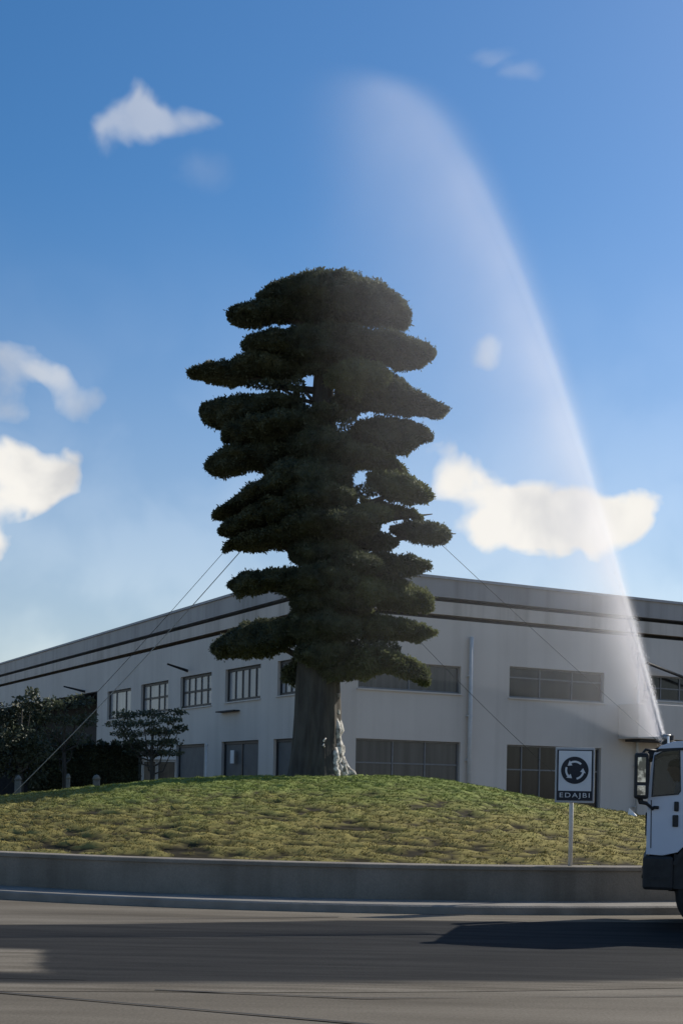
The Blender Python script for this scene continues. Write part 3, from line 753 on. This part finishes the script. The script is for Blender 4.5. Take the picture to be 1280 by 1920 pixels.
bush_tree('leafy_tree', 120, 1305, 0, 60, 'open dark leafy tree in front of the loading bay, its top against grey wall', 'leaf_mid',
          [(62, 1300, 12, 9), (100, 1322, 26, 14), (150, 1315, 26, 13), (80, 1345, 24, 14), (120, 1350, 22, 12), (160, 1350, 22, 16), (95, 1378, 26, 14), (140, 1385, 26, 14), (110, 1410, 24, 16)], dens=1.1, seed=4)
bush_tree('layered_tree', 285, 1335, 0, 61, 'small layered tree before the ground floor right of the dark hedge', 'leaf_mid',
          [(235, 1340, 26, 7), (285, 1338, 30, 7), (225, 1358, 26, 8), (270, 1356, 32, 7), (318, 1350, 22, 6), (240, 1376, 30, 8), (300, 1372, 34, 7), (255, 1394, 34, 8), (310, 1392, 30, 7), (275, 1410, 36, 8), (320, 1412, 22, 6), (335, 1335, 14, 6), (338, 1365, 14, 5)], leaf=.13, dens=1.6, seed=6)
def hedge():
    base = at(150, 1480, 63); base.z = 0
    h = empty('hedge', base); tag(h, 'tall dark clipped hedge behind the crest of the mound at left', 'hedge')
    x0, x1 = at(60, 1480, 63).x - base.x, at(262, 1480, 63).x - base.x
    top = (at(150, 1392, 63)).z
    core = MB(); n = 30
    for i in range(n):
        a, b = x0 + (x1 - x0) * i / n, x0 + (x1 - x0) * (i + 1) / n; hz = top * (.93 + .05 * math.sin(i * 1.7))
        core.box(a, b - .002, -.5, .5, 0, hz - .1)
    core.build('twigs', 'leaf_dark', h)
    m = 16000; P = np.stack([x0 + (x1 - x0) * rng.random(m), rng.normal(0, 1, m), rng.random(m) * top], -1)
    face = rng.random(m); P[:, 1] = np.where(face < .6, -.5 - .12 * rng.random(m), np.where(face < .7, .55, rng.uniform(-.55, .55, m)))
    P[:, 2] = np.where(face >= .7, top * (.93 + .05 * np.sin((P[:, 0] - x0) / (x1 - x0) * 30 * 1.7)) + rng.normal(0, .07, m), P[:, 2])
    out = np.stack([np.zeros(m), np.where(face < .6, -1., .2), np.where(face >= .7, 1., -.2)], -1)
    v = leaf_quads(P, out, .15, .5, 0); np_mesh('foliage', v, np.arange(len(v)).reshape(-1, 4), 'leaf_dark', h)
hedge()
# white framed gate, pale pole and stone posts behind the crest of the mound
gx0, gx1 = at(266, 1470, 62.0), at(331, 1470, 62.0); zt = at(300, 1424, 62.0).z
gate = empty('panel_gate', (gx0.x, 62.0, 0)); tag(gate, 'low pale framed metal gate between the layered tree and the wall', 'gate')
W = gx1.x - gx0.x
MB().box(0, .07, -.04, .04, 0, zt).box(W - .07, W, -.04, .04, 0, zt).box(.07, W - .07, -.04, .04, zt - .08, zt).box(.07, W - .07, -.04, .04, .1, .18).box(W * .40, W * .40 + .09, -.035, .035, .18, zt - .08).build('gate_frame', 'pipe_white', gate)
for a, b in ((.09, W * .40 - .02), (W * .40 + .11, W - .09)):
    MB().box(a, b, -.01, .01, .2, zt - .1).build('gate_panel', 'pane_curtain', gate)
pb = at(386, 1480, 60); pole = empty('lamp_pole', (pb.x, 60, 0)); tag(pole, 'slim pale pole standing before the shuttered doorway', 'pole')
zt = at(386, 1398, 60).z
MB().tube([(0, 0, 0), (0, 0, zt)], [.07, .05], 10).build('shaft', 'pipe_white', pole, smooth=True)
MB().lathe([(.001, 0), (.16, 0), (.16, .03), (.09, .12), (.001, .12)], 'z', (0, 0, -.0), 12).build('base', 'pipe_white', pole)
MB().lathe([(.001, zt), (.08, zt), (.08, zt + .06), (.001, zt + .1)], 'z', (0, 0, 0), 12).build('cap', 'pipe_white', pole)
for k, (px, ptop, w, lab) in enumerate([(34, 1453, .22, 'pale round topped stone post by the foot of the slanting wire'), (181, 1452, .24, 'pale stone post standing before the middle of the dark hedge'), (128, 1450, .14, 'thin pale stone post near the left end of the dark hedge')]):
    Yp = 52.5 - k * .4; b = at(px, 1480, Yp); zt = at(px, ptop, Yp).z
    p = empty('stone_post', (b.x, Yp, 0)); tag(p, lab, 'post', 'pale posts behind the mound')
    MB().box(-w * .5, w * .5, -w * .5, w * .5, 0, zt * .90).build('shaft', 'stone_pale', p, bevel=.02)
    MB().lathe([(.001, zt * .90), (w * .62, zt * .902), (w * .66, zt * .93), (w * .5, zt * .965), (w * .25, zt * .99), (.001, zt)], 'z', (0, 0, 0), 14).build('cap', 'stone_pale', p, smooth=True)

# white scrap on the crest by the truck
sp = at(1183, 1533, 30.0); sz = float(mound_base(np.array(sp.x), np.array(sp.y)))
b = MB().add([(-.10, 0, 0), (.12, -.03, 0), (.16, .1, 0), (-.06, .12, 0), (-.05, .04, .20), (.05, .05, .10), (.12, .05, .04)],
             [(0, 1, 5, 4), (1, 2, 6), (1, 6, 5), (2, 3, 4, 5), (2, 5, 6), (3, 0, 4), (0, 3, 2, 1)])
o = b.build('paper_scrap', 'plastic_white', bevel=.006); o.location = (sp.x, sp.y, sz)
tag(o, 'small white crumpled scrap on the grass crest just left of the truck', 'scrap')

# ================================================================== ROUNDABOUT SIGN
SY = 20.80
sb = at(1069, 1600, SY); sb.z = .67
sign = empty('roundabout_sign', sb, R(-4)); tag(sign, 'roundabout sign on a pale post with three white arrows on a dark disc', 'road sign')
def S(px, py): q = at(px, py, SY); return q.x - sb.x, q.z - sb.z
xl, zt = S(1041, 1401); xr, zb = S(1112, 1506); xr -= 0
xm = (xl + xr) / 2
MB().tube([(0, .03, 0), (0, .03, zt - .12)], .034, 14).build('post', 'post_paint', sign, smooth=True)
for q in (zb + .14, zt - .2): MB().box(-.06, .06, -.004, .072, q, q + .035).build('clamp', 'sign_grey', sign)
board = MB().box(xl, xr, -.03, -.006, zb, zt).build('board', 'sign_grey', sign, bevel=.008)
fw = .022
MB().box(xl + fw * 1.2, xr - fw * 1.2, -.036, -.0305, zb + fw * 1.6, zt - fw * 1.6).build('border', 'sign_blue', board)
zmid = zb + (zt - zb) * .215
MB().box(xl + fw * 2.3, xr - fw * 2.3, -.041, -.0365, zmid, zt - fw * 2.4).build('face', 'sign_white', board)
dr = .212; dcx = xm - .005; dcz = (zmid + zt - fw * 2.4) / 2 + .01
MB().lathe([(.001, -.046), (dr, -.046), (dr, -.0415), (.001, -.0415)], 'y', (dcx, 0, dcz), 48).build('disc', 'sign_blue', board)
for (t0, t1) in ((45, 118), (160, 222), (283, 345)):
    poly = []; n = 14
    for i in range(n + 1): t = R(t0 + (t1 - t0) * i / n); poly.append((dr * .70 * math.cos(t), dr * .70 * math.sin(t)))
    tail = R(t1); hd = R(t1 + 30)
    poly += [(dr * .82 * math.cos(tail), dr * .82 * math.sin(tail))]
    outer = []
    for i in range(n + 1): t = R(t0 + (t1 - t0) * i / n); outer.append((dr * .56 * math.cos(t), dr * .56 * math.sin(t)))
    poly += [(dr * .62 * math.cos(hd), dr * .62 * math.sin(hd)), (dr * .40 * math.cos(tail), dr * .40 * math.sin(tail))] + outer[::-1]
    MB().prism([(dcx + x, dcz + z) for x, z in poly], 'y', -.050, -.0465).build('arrow', 'sign_white', board)
def lettering(txt, cx, cz, h, w, y):
    cu = bpy.data.curves.new('lettering', 'FONT'); cu.body = txt; cu.size = h * 1.35; cu.align_x = 'CENTER'; cu.space_character = 1.25; cu.extrude = .002
    tmp = bpy.data.objects.new('tmp', cu); col.objects.link(tmp); bpy.context.view_layer.update()
    me = bpy.data.meshes.new_from_object(tmp.evaluated_get(bpy.context.evaluated_depsgraph_get())); bpy.data.objects.remove(tmp)
    co = np.empty(len(me.vertices) * 3, np.float32); me.vertices.foreach_get('co', co); co = co.reshape(-1, 3)
    ex = co[:, 0].max() - co[:, 0].min(); ey = co[:, 1].max() - co[:, 1].min()
    X = (co[:, 0] - (co[:, 0].max() + co[:, 0].min()) / 2) * (w / ex) + cx; Z = (co[:, 1] - (co[:, 1].max() + co[:, 1].min()) / 2) * (h / ey) + cz
    me.vertices.foreach_set('co', np.stack([X, y - co[:, 2], Z], -1).astype(np.float32).ravel()); me.update()
    me.materials.clear(); return me
link('lettering', lettering('EDAJBI', xm, zb + (zt - zb) * .125, .095, (xr - xl) * .76, -.039), 'sign_white', board)

# ================================================================== WATER TRUCK
TRY = 17.75
tf = at(1210, 1600, TRY)
truck = empty('water_truck', (tf.x, TRY, 0.004), R(-13.5)); tag(truck, 'pale blue white water truck with black mirrors entering at the right edge', 'truck')
def K(px, py): q = at(px, py, TRY); return q.x - tf.x, q.z - .004
WD = 2.1
def pl(*p): return [K(*q) for q in p]
outer = pl((1210, 1602), (1211, 1560), (1213, 1500), (1219, 1440), (1225, 1412), (1236, 1399), (1260, 1391)) + [(.95, K(1260, 1391)[1] + .05), (1.62, K(1260, 1391)[1] + .03), (1.72, 2.3), (1.74, 1.05), (1.32, 1.05)]
arch = [(.86 + .47 * math.cos(R(a)) * 1.22, .70 + .56 * math.sin(R(a))) for a in range(38, 143, 8)]
outer = outer + arch + [K(1240, 1604)]
hole = pl((1222, 1492), (1227, 1418), (1240, 1411), (1271, 1405)) + pl((1272, 1482), (1268, 1488))
def plate_with_hole(outer, hole, y0, y1):
    b = bmesh.new(); es = []
    for loop in (outer, hole):
        vs = [b.verts.new((x, y0, z)) for x, z in loop]
        es += [b.edges.new((vs[i], vs[(i + 1) % len(vs)])) for i in range(len(vs))]
    bmesh.ops.triangle_fill(b, edges=es, use_beauty=True, use_dissolve=False)
    r = bmesh.ops.extrude_face_region(b, geom=b.faces[:]); nv = [v for v in r['geom'] if isinstance(v, bmesh.types.BMVert)]
    for v in nv: v.co.y = y1
    bmesh.ops.recalc_face_normals(b, faces=b.faces)
    me = bpy.data.meshes.new('side_panel'); b.to_mesh(me); b.free(); return me
for y0, y1 in ((0, .05), (WD - .05, WD)):
    sdp = link('side_panel', plate_with_hole(outer, hole, y0, y1), 'cab_paint', truck)
    bv = sdp.modifiers.new('bevel', 'BEVEL'); bv.width = .012; bv.segments = 2; bv.limit_method = 'ANGLE'; bv.angle_limit = R(50)
    ym = (y0 + y1) / 2
    hc = [(x + (.0), z) for x, z in hole]
    MB().prism(hc, 'y', ym - .004, ym + .004).build('side_window', 'cab_glass', sdp)
    yo = y0 - .012 if y0 == 0 else y1 + .012
    cx_, cz_ = sum(p[0] for p in hole) / len(hole), sum(p[1] for p in hole) / len(hole)
    sealm = MB(); n = len(hole)
    big = [(cx_ + (x - cx_) * 1.07, cz_ + (z - cz_) * 1.05) for x, z in hole]
    ys = sorted((yo, y0 - .001 if y0 == 0 else y1 + .001))
    for i in range(n):
        j = (i + 1) % n
        q = [big[i], big[j], hole[j], hole[i]]
        sealm.prism(q, 'y', ys[0], ys[1])
    sealm.build('window_seal', 'black_plastic', sdp)
    if y0 == 0:
        gp = MB()
        for (a, b_, c_, d_) in ((1261, 1503, 1270, 1521), (1258, 1528, 1269, 1550), (1223, 1511, 1234, 1517)):
            p, q = K(a, d_), K(c_, b_)
            MB().box(p[0], q[0], -.03, -.001, p[1], q[1]).build('door_handle' if a > 1240 else 'marker_lamp', 'black_plastic', sdp, bevel=.012)
        # shut line of the door
        dl = pl((1219, 1500), (1218, 1590))
        MB().prism([(dl[0][0], dl[0][1]), (dl[0][0] + .012, dl[0][1]), (dl[1][0] + .012, dl[1][1]), (dl[1][0], dl[1][1])], 'y', -.003, -.0005).build('door_gap', 'black_plastic', sdp)
# front, windscreen, roof, back, floor
fz = [K(1210, 1602), K(1211, 1560), K(1213, 1500), K(1219, 1440), K(1225, 1412), K(1236, 1399), K(1260, 1391)]
def between(pts_, name, m, t=.04, y0=.05, y1=WD - .05):
    b = MB(); n = len(pts_)
    inn = [(x + t, z - t * .4) for x, z in pts_]
    return b.prism(pts_ + inn[::-1], 'y', y0, y1).build(name, m, truck)
fp = between(fz[:3], 'front_panel', 'cab_paint'); between(fz[2:5], 'windscreen', 'cab_glass', .012)
rf = MB().prism(fz[4:] + [(.95, fz[6][1] + .05), (1.62, fz[6][1] + .03), (1.62, fz[6][1] - .03), (.95, fz[6][1] - .02), (fz[5][0] + .05, fz[5][1] - .06)], 'y', .05, WD - .05).build('roof', 'cab_paint', truck)
vs_ = pl((1222, 1421), (1208, 1424), (1214, 1409), (1234, 1400))
MB().prism(vs_, 'y', .06, WD - .06).build('sun_visor', 'black_plastic', rf)
MB().box(1.66, 1.72, .05, WD - .05, 1.05, 2.4).build('back_panel', 'cab_paint', truck)
MB().box(.06, 1.66, .05, WD - .05, 1.06, 1.12).build('cab_floor', 'chassis', truck)
MB().box(.30, 1.5, .42, WD - .42, .50, 1.045).build('engine', 'chassis', truck)
MB().box(.362, .62, .02, .30, .56, 1.02).build('wheel_well', 'black_plastic', truck)
MB().box(-.02, .02, .35, WD - .35, 1.25, 1.55).build('grille', 'black_plastic', fp)
x_, z_ = K(1262, 1391)
lip = MB().prism([(K(1232, 1404)[0], K(1232, 1404)[1]), (1.6, x_ * 0 + z_ - .015), (1.6, z_ - .045), (K(1232, 1407)[0], K(1232, 1409)[1])], 'y', -.02, -.001).build('gutter', 'black_plastic', rf)
bz0, bz1 = K(1210, 1668)[1], K(1210, 1604)[1]
bp = MB().box(-.04, .36, -.02, WD + .02, bz0, bz1).build('bumper', 'black_plastic', truck, bevel=.04)
for y in (.14, WD - .44): MB().box(-.055, -.035, y, y + .30, bz0 + .14, bz0 + .3).build('headlight', 'mirror_glass', bp, bevel=.01)
sx0, sz0 = K(1214, 1650)
MB().box(.04, .30, -.028, -.018, sz0, sz0 + .05).build('step', 'chassis', bp)
# wheel arch liner and wheels
MB().prism([(.86 + .455 * 1.22 * math.cos(R(a)), .70 + .545 * math.sin(R(a))) for a in range(20, 161, 10)] + [(.86 + .40 * 1.22 * math.cos(R(a)), .70 + .49 * math.sin(R(a))) for a in range(160, 19, -10)], 'y', -.015, .5).build('mudguard', 'black_plastic', truck)
def wheel(x, y, s, r=.47, w=.26):
    c = (x, y, r)
    t = MB().lathe([(r * .60, 0), (r * .9, 0), (r * .975, s * .03), (r, s * .07), (r, s * (w - .07)), (r * .975, s * (w - .03)), (r * .9, s * w), (r * .6, s * w)], 'y', c, 40).build('wheel', 'tyre', truck, smooth=True)
    MB().lathe([(r * .60, s * .02), (r * .55, s * .05), (r * .5, s * .09), (r * .30, s * .10), (r * .20, s * .03), (r * .16, s * .02), (.001, s * .02)], 'y', c, 32).build('rim', 'steel_rim', t, smooth=True)
    for k in range(8):
        a = k * math.pi / 4
        MB().lathe([(.022, s * .06), (.022, s * .1), (.001, s * .1)] if False else [(.001, s * .055), (.02, s * .055), (.02, s * .1), (.001, s * .1)], 'y', (x + .40 * r * math.cos(a), y, r + .40 * r * math.sin(a)), 8).build('wheel_nut', 'steel_rim', t)
for x in (.86, 4.3):
    wheel(x, .04, 1); wheel(x, WD - .04, -1)
MB().box(.45, 6.3, .62, .78, .62, .84).box(.45, 6.3, WD - .78, WD - .62, .62, .84).box(.80, .92, .3, WD - .3, .41, .53).box(4.24, 4.36, .3, WD - .3, .41, .53).build('chassis', 'chassis', truck)
tk = MB().lathe([(.001, 1.95), (.5, 1.96), (.8, 2.02), (.84, 2.1), (.84, 5.9), (.8, 5.98), (.5, 6.04), (.001, 6.05)], 'x', (0, WD / 2, 1.72), 40).build('tank', 'cab_paint', truck, smooth=True)
MB().box(2.1, 5.9, .5, WD - .5, .85, 1.0).build('tank_cradle', 'chassis', truck)
MB().lathe([(.001, 2.52), (.3, 2.52), (.3, 2.66), (.001, 2.68)], 'z', (3.8, WD / 2, 0), 20).build('hatch', 'steel_rim', tk)
# mirrors on their arms, ahead of the door
for side in (0, 1):
    yb, yo = (-.02, -.24) if side == 0 else (WD + .02, WD + .24)
    (xa, za), (xb, zb_) = K(1188, 1502), K(1216, 1412)
    y0, y1 = sorted((yo, yo + (.20 if side == 0 else -.20)))
    sg_ = -1 if side == 0 else 1
    hs = MB().box(xa, xa + .19, y0 + .02, y1 - .02, za + .03, zb_).build('mirror', 'black_plastic', truck, bevel=.035)
    yf = (y0 + .02) if side == 0 else (y1 - .02)
    for q0, q1 in ((za + .25, zb_ - .06), (za + .08, za + .21)):
        ya, yb2 = sorted((yf, yf + sg_ * .006)); MB().box(xa + .045, xa + .15, ya, yb2, q0, q1).build('mirror_glass', 'mirror_glass', hs, bevel=.004)
    ym = (y0 + y1) / 2
    MB().tube([(xa + .10, ym, zb_ - .02), (xa + .14, ym, zb_ + .04), (fz[4][0] + .05, yb, zb_ + .03)], .018, 8).build('mirror_arm', 'black_plastic', hs, smooth=True)
    MB().tube([(xa + .06, ym, za + .05), (xa + .08, ym, za - .02), (fz[2][0] - .01, ym, za - .03), (fz[2][0] + .07, yb, za - .10)], .022, 8).build('mirror_arm', 'black_plastic', hs, smooth=True)
# spray cannon on the cab roof
NZ = at(1241, 1381, TRY + WD / 2); nl = truck.matrix_basis.inverted() @ NZ
cn = MB().lathe([(.001, 0), (.11, 0), (.11, .04), (.06, .06), (.06, .13), (.001, .13)], 'z', (nl.x + .10, nl.y, fz[6][1] + .0), 18).build('cannon', 'chassis', truck)
MB().tube([(nl.x + .10, nl.y, fz[6][1] + .09), tuple(nl)], [.06, .035], 12).build('nozzle', 'steel_rim', cn, smooth=True)
MB().tube([(K(1251, 1390)[0], .3, K(1251, 1392)[1]), (K(1251, 1380)[0], .3, K(1251, 1379)[1])], .014, 8).build('beacon', 'plastic_white', rf)
# seats and steering wheel
for y in (.2, 1.25):
    s_ = MB().box(.30, .72, y, y + .52, 1.22, 1.39).build('seat', 'seat_cloth', truck, bevel=.05)
    MB().prism([(.66, 1.39), (.78, 1.39), (.92, 2.02), (.82, 2.04)], 'y', y + .02, y + .50).build('backrest', 'seat_cloth', s_, bevel=.03)
MB().prism([(.06, 1.30), (.14, 1.30), (.16, 1.62), (.10, 1.66)], 'y', .08, WD - .08).build('dashboard', 'black_plastic', truck, bevel=.02)
sw = MB(); cpt = Vector((.20, .46, 1.70)); n_ = Vector((.55, 0, .83)).normalized(); u_ = Vector((0, 1, 0)); v_ = n_.cross(u_)
sw.tube([cpt + u_ *   .20 * math.cos(R(a)) + v_ * .20 * math.sin(R(a)) for a in range(0, 361, 20)], .016, 6, cap=False).tube([cpt - u_ * .21, cpt + u_ * .21], .014, 6).tube([cpt, (.10, .46, 1.58)], .025, 8)
sw.build('steering_wheel', 'black_plastic', truck, smooth=True)

# the driver: one body grown over a seated skeleton
def person():
    o0 = truck.matrix_basis @ Vector((.36, .46, 1.39))
    root = empty('person', o0, truck.rotation_euler.z); tag(root, 'driver in white shirt with dark hair seated in the truck cab', 'person')
    J = {'pel': (.12, 0, .08, .15), 'bel': (.13, 0, .25, .14), 'che': (.11, 0, .43, .155), 'nkb': (.06, 0, .565, .075), 'nk': (.03, 0, .62, .052), 'hd0': (-.005, 0, .70, .072), 'hd1': (.0, 0, .775, .092), 'hd2': (.01, 0, .84, .08), 'hd3': (.01, 0, .885, .045)}
    E = [('pel', 'bel'), ('bel', 'che'), ('che', 'nkb'), ('nkb', 'nk'), ('nk', 'hd0'), ('hd0', 'hd1'), ('hd1', 'hd2'), ('hd2', 'hd3')]
    J['nose'] = (-.11, 0, .755, .016); E.append(('hd1', 'nose'))
    for s, n in ((-1, 'l'), (1, 'r')):
        J['ear' + n] = (.01, s * .085, .765, .018); E.append(('hd1', 'ear' + n))
        J['sh' + n] = (.10, s * .19, .50, .065); J['el' + n] = (.10, s * .20, .26, .046); J['wr' + n] = (-.07, s * .20, .30, .032); J['ha' + n] = (-.12, s * .19, .33, .036)
        E += [('che', 'sh' + n), ('sh' + n, 'el' + n), ('el' + n, 'wr' + n), ('wr' + n, 'ha' + n)]
        for k, (fx, fz_, fy) in enumerate([(-.195, .335, -.03), (-.205, .325, -.01), (-.20, .315, .01), (-.185, .31, .03)]):
            J[f'f{n}{k}'] = (fx, s * .185 + fy, fz_ + .03, .010); J[f'g{n}{k}'] = (fx - .01, s * .185 + fy, fz_ - .015, .009); E += [('ha' + n, f'f{n}{k}'), (f'f{n}{k}', f'g{n}{k}')]
        J['th' + n] = (-.15, s * .145, .365, .011); E.append(('ha' + n, 'th' + n))
        J['hip' + n] = (.08, s * .10, .06, .095); J['kn' + n] = (-.20, s * .15, .08, .062); J['an' + n] = (-.16, s * .14, -.25, .042); J['to' + n] = (-.25, s * .15, -.285, .034)
        E += [('pel', 'hip' + n), ('hip' + n, 'kn' + n), ('kn' + n, 'an' + n), ('an' + n, 'to' + n)]
    names = list(J); me = bpy.data.meshes.new('body'); me.from_pydata([J[k][:3] for k in names], [(names.index(a), names.index(b_)) for a, b_ in E], [])
    o = bpy.data.objects.new('body', me); col.objects.link(o)
    o.modifiers.new('skin', 'SKIN'); sv_ = me.skin_vertices[0].data
    for i, k in enumerate(names): sv_[i].radius = (J[k][3], J[k][3]); sv_[i].use_root = (k == 'pel')
    sb_ = o.modifiers.new('sub', 'SUBSURF'); sb_.levels = 2; sb_.render_levels = 2
    bpy.context.view_layer.update()
    m2 = bpy.data.meshes.new_from_object(o.evaluated_get(bpy.context.evaluated_depsgraph_get())); bpy.data.objects.remove(o)
    m2.materials.clear()
    for k in ('skin', 'shirt', 'trousers'): m2.materials.append(MATS[k])
    for p in m2.polygons:
        c = p.center; p.use_smooth = True
        p.material_index = 0 if (c.z > .60 or (c.x < -.05 and c.z > .2)) else (2 if c.z < .15 else 1)
    body = bpy.data.objects.new('body', m2); col.objects.link(body); body.parent = root
    b = MB(); n = 18
    for i in range(9):
        f = R(2 + i * 11)
        for j in range(n):
            t = 2 * math.pi * j / n; dn = .10 * math.cos(t) if i > 5 else 0      # lower at the back of the head
            r = .112 * math.sin(f); b.v.append((.015 + r * math.cos(t) * 1.05, r * math.sin(t) * .92, .80 + .108 * math.cos(f) - max(dn, 0) * (i - 5) * .25))
    for i in range(8):
        for j in range(n): b.f.append((i * n + j, i * n + (j + 1) % n, (i + 1) * n + (j + 1) % n, (i + 1) * n + j))
    b.build('hair', 'hair', root, smooth=True)
person()

# ================================================================== WATER SPRAY
JT = at(640, 1480, 31.0); jd = Vector((JT.x - NZ.x, JT.y - NZ.y, 0)); JL = jd.length; jd.normalize()
A1, B1 = 27.2 / JL, 11.6 / (JL * JL)
spray = empty('water_spray', NZ, math.atan2(jd.y, jd.x))
tag(spray, 'plume of water spray arching from the truck roof over the tree', 'spray', kind='stuff')
def zc(u): return A1 * u - B1 * u * u
def spray_droplets():
    n = 2500
    u = .9 * rng.random(n) ** 1.3
    L = .03 + .085 * u; s = rng.exponential(1, n) * L * .8 - .012 - .02 * u * rng.random(n)
    v = rng.normal(0, 1, n) * (.022 + .035 * u)
    dzdu = A1 - 2 * B1 * u; q = np.sqrt(1 + dzdu ** 2); tx, tz = 1 / q, dzdu / q
    z = zc(u) - s * q * .92
    P = np.stack([u, v, z], -1); D = np.stack([tx, rng.normal(0, .04, n), tz], -1)
    ln = (.02 + .05 * rng.random(n))[:, None]; w = (.0012 + .0012 * rng.random(n))[:, None]
    sd_ = np.cross(D, rng.normal(0, 1, (n, 3))); sd_ /= np.linalg.norm(sd_, axis=1, keepdims=True); s2 = np.cross(D, sd_)
    c = [P + D * ln * .5, P + sd_ * w, P + (-.5 * sd_ + .87 * s2) * w, P + (-.5 * sd_ - .87 * s2) * w, P - D * ln * .5]
    V = np.stack(c, 1).reshape(-1, 3); k = np.arange(n)[:, None] * 5
    tri = np.array([(0, 1, 2), (0, 2, 3), (0, 3, 1), (4, 2, 1), (4, 3, 2), (4, 1, 3)])
    F = (k[:, :, None] + tri[None]).reshape(-1, 3)
    m = bpy.data.materials.new('water_drop'); m.use_nodes = True; b = m.node_tree.nodes['Principled BSDF']
    nz = noise(m.node_tree, None, 4); rp = m.node_tree.nodes.new('ShaderNodeValToRGB')
    rp.color_ramp.elements[0].color = (.82, .84, .86, 1); rp.color_ramp.elements[1].color = (.92, .93, .94, 1)
    m.node_tree.links.new(nz.outputs[0], rp.inputs[0]); m.node_tree.links.new(rp.outputs[0], b.inputs['Base Color'])
    b.inputs['Roughness'].default_value = .2
    tl = m.node_tree.nodes.new('ShaderNodeBsdfTranslucent'); tl.inputs[0].default_value = (.95, .95, .96, 1); mx_ = m.node_tree.nodes.new('ShaderNodeMixShader'); mx_.inputs[0].default_value = .8
    m.node_tree.links.new(b.outputs[0], mx_.inputs[1]); m.node_tree.links.new(tl.outputs[0], mx_.inputs[2]); m.node_tree.links.new(mx_.outputs[0], m.node_tree.nodes['Material Output'].inputs[0])
    MATS['water_drop'] = m
    o = np_mesh('droplets', V, F, 'water_drop', spray, smooth=True); tag(o, kind='stuff')
spray_droplets()
def spray_mist():
    us = np.linspace(0.0, 17.0, 40); b = MB()
    for u in us:
        q = math.sqrt(1 + (A1 - 2 * B1 * u) ** 2); e = .03 + .05 * u; L = .06 + .26 * u + .010 * u * u; sg = .035 + .06 * u
        zt_, zb_ = zc(u) + 1.6 * e * q + .05, max(zc(u) - 2.8 * L * q, -.0 + .02 * u)
        for vv, zz in ((-2.1 * sg, zb_), (2.1 * sg, zb_), (2.1 * sg, zt_), (-2.1 * sg, zt_)): b.v.append((u, vv, zz))
    for i in range(len(us) - 1):
        for j in range(4): b.f.append((i * 4 + j, i * 4 + (j + 1) % 4, (i + 1) * 4 + (j + 1) % 4, (i + 1) * 4 + j))
    b.f.append((3, 2, 1, 0)); e_ = (len(us) - 1) * 4; b.f.append((e_, e_ + 1, e_ + 2, e_ + 3))
    m = bpy.data.materials.new('mist'); m.use_nodes = True; nt = m.node_tree; nt.nodes.clear()
    out = nt.nodes.new('ShaderNodeOutputMaterial'); pv = nt.nodes.new('ShaderNodeVolumePrincipled')
    pv.inputs['Color'].default_value = (.98, .955, .965, 1); pv.inputs['Anisotropy'].default_value = .5
    nt.links.new(pv.outputs[0], out.inputs['Volume'])
    t = nt.nodes.new('ShaderNodeTexCoord'); sp = nt.nodes.new('ShaderNodeSeparateXYZ'); nt.links.new(t.outputs['Object'], sp.inputs[0])
    u, v, z = (Ex(nt, sp.outputs[i]) for i in range(3)); u = u.mx(0.0)
    q = ((A1 - u * (2 * B1)) * (A1 - u * (2 * B1)) + 1.0).sqrt()
    s = (u * A1 - u * u * B1 - z) / q
    e = u * .022 + .02; L = u * .26 + u * u * .010 + .06; sg = u * .06 + .035
    edge_ = s.smooth(e * -1.0, e); fall = (s.mx(0.0) / L * -1.0).exp(); vl = v / sg
    lat = (vl * vl * -1.0).exp(); rho = 0.185 / (sg * L)
    end = 1.0 - u.smooth(10.5, 16.5)
    nz = noise(nt, t.outputs['Object'], .8, 3, .5)
    d = edge_ * fall * lat * rho * end * (Ex(nt, nz.outputs[0]) * 1.1 + .45)
    nt.links.new(d.v, pv.inputs['Density'])
    m.cycles.volume_step_rate = .35
    MATS['mist'] = m
    o = b.build('mist', 'mist', spray); tag(o, kind='stuff')
spray_mist()
def spray_jet():
    """the close, dense thread of water along the upper edge of the plume"""
    us = np.concatenate([np.linspace(0, 2, 14), np.linspace(2.3, 11, 34)]); b = MB()
    rr = .028 + .021 * us
    b.tube([(u, 0, zc(u) - .35 * r) for u, r in zip(us, rr)], list(rr), 14)
    m = bpy.data.materials.new('jet'); m.use_nodes = True; nt = m.node_tree; nt.nodes.clear()
    out = nt.nodes.new('ShaderNodeOutputMaterial'); pv = nt.nodes.new('ShaderNodeVolumePrincipled')
    pv.inputs['Color'].default_value = (1, 1, 1, 1); pv.inputs['Anisotropy'].default_value = .45
    nt.links.new(pv.outputs[0], out.inputs['Volume'])
    t = nt.nodes.new('ShaderNodeTexCoord'); sp = nt.nodes.new('ShaderNodeSeparateXYZ'); nt.links.new(t.outputs['Object'], sp.inputs[0])
    u, v, z = (Ex(nt, sp.outputs[i]) for i in range(3)); u = u.mx(0.0)
    q = ((A1 - u * (2 * B1)) * (A1 - u * (2 * B1)) + 1.0).sqrt(); r = u * .021 + .028
    s_ = (u * A1 - u * u * B1 - r * .35 - z) / q
    k = (1.0 - (s_ * s_ + v * v) / (r * r)).mx(0.0)
    nz = noise(nt, t.outputs['Object'], 2.5, 3, .6)
    d = k * (1.0 - u.smooth(1.5, 10.5)) * (0.27 / (r * (u * 1.1 + .12))) * (Ex(nt, nz.outputs[0]) * .8 + .6)
    nt.links.new(d.v, pv.inputs['Density']); m.cycles.volume_step_rate = .06; MATS['jet'] = m
    tag(b.build('jet', 'jet', spray, smooth=True), kind='stuff')
spray_jet()
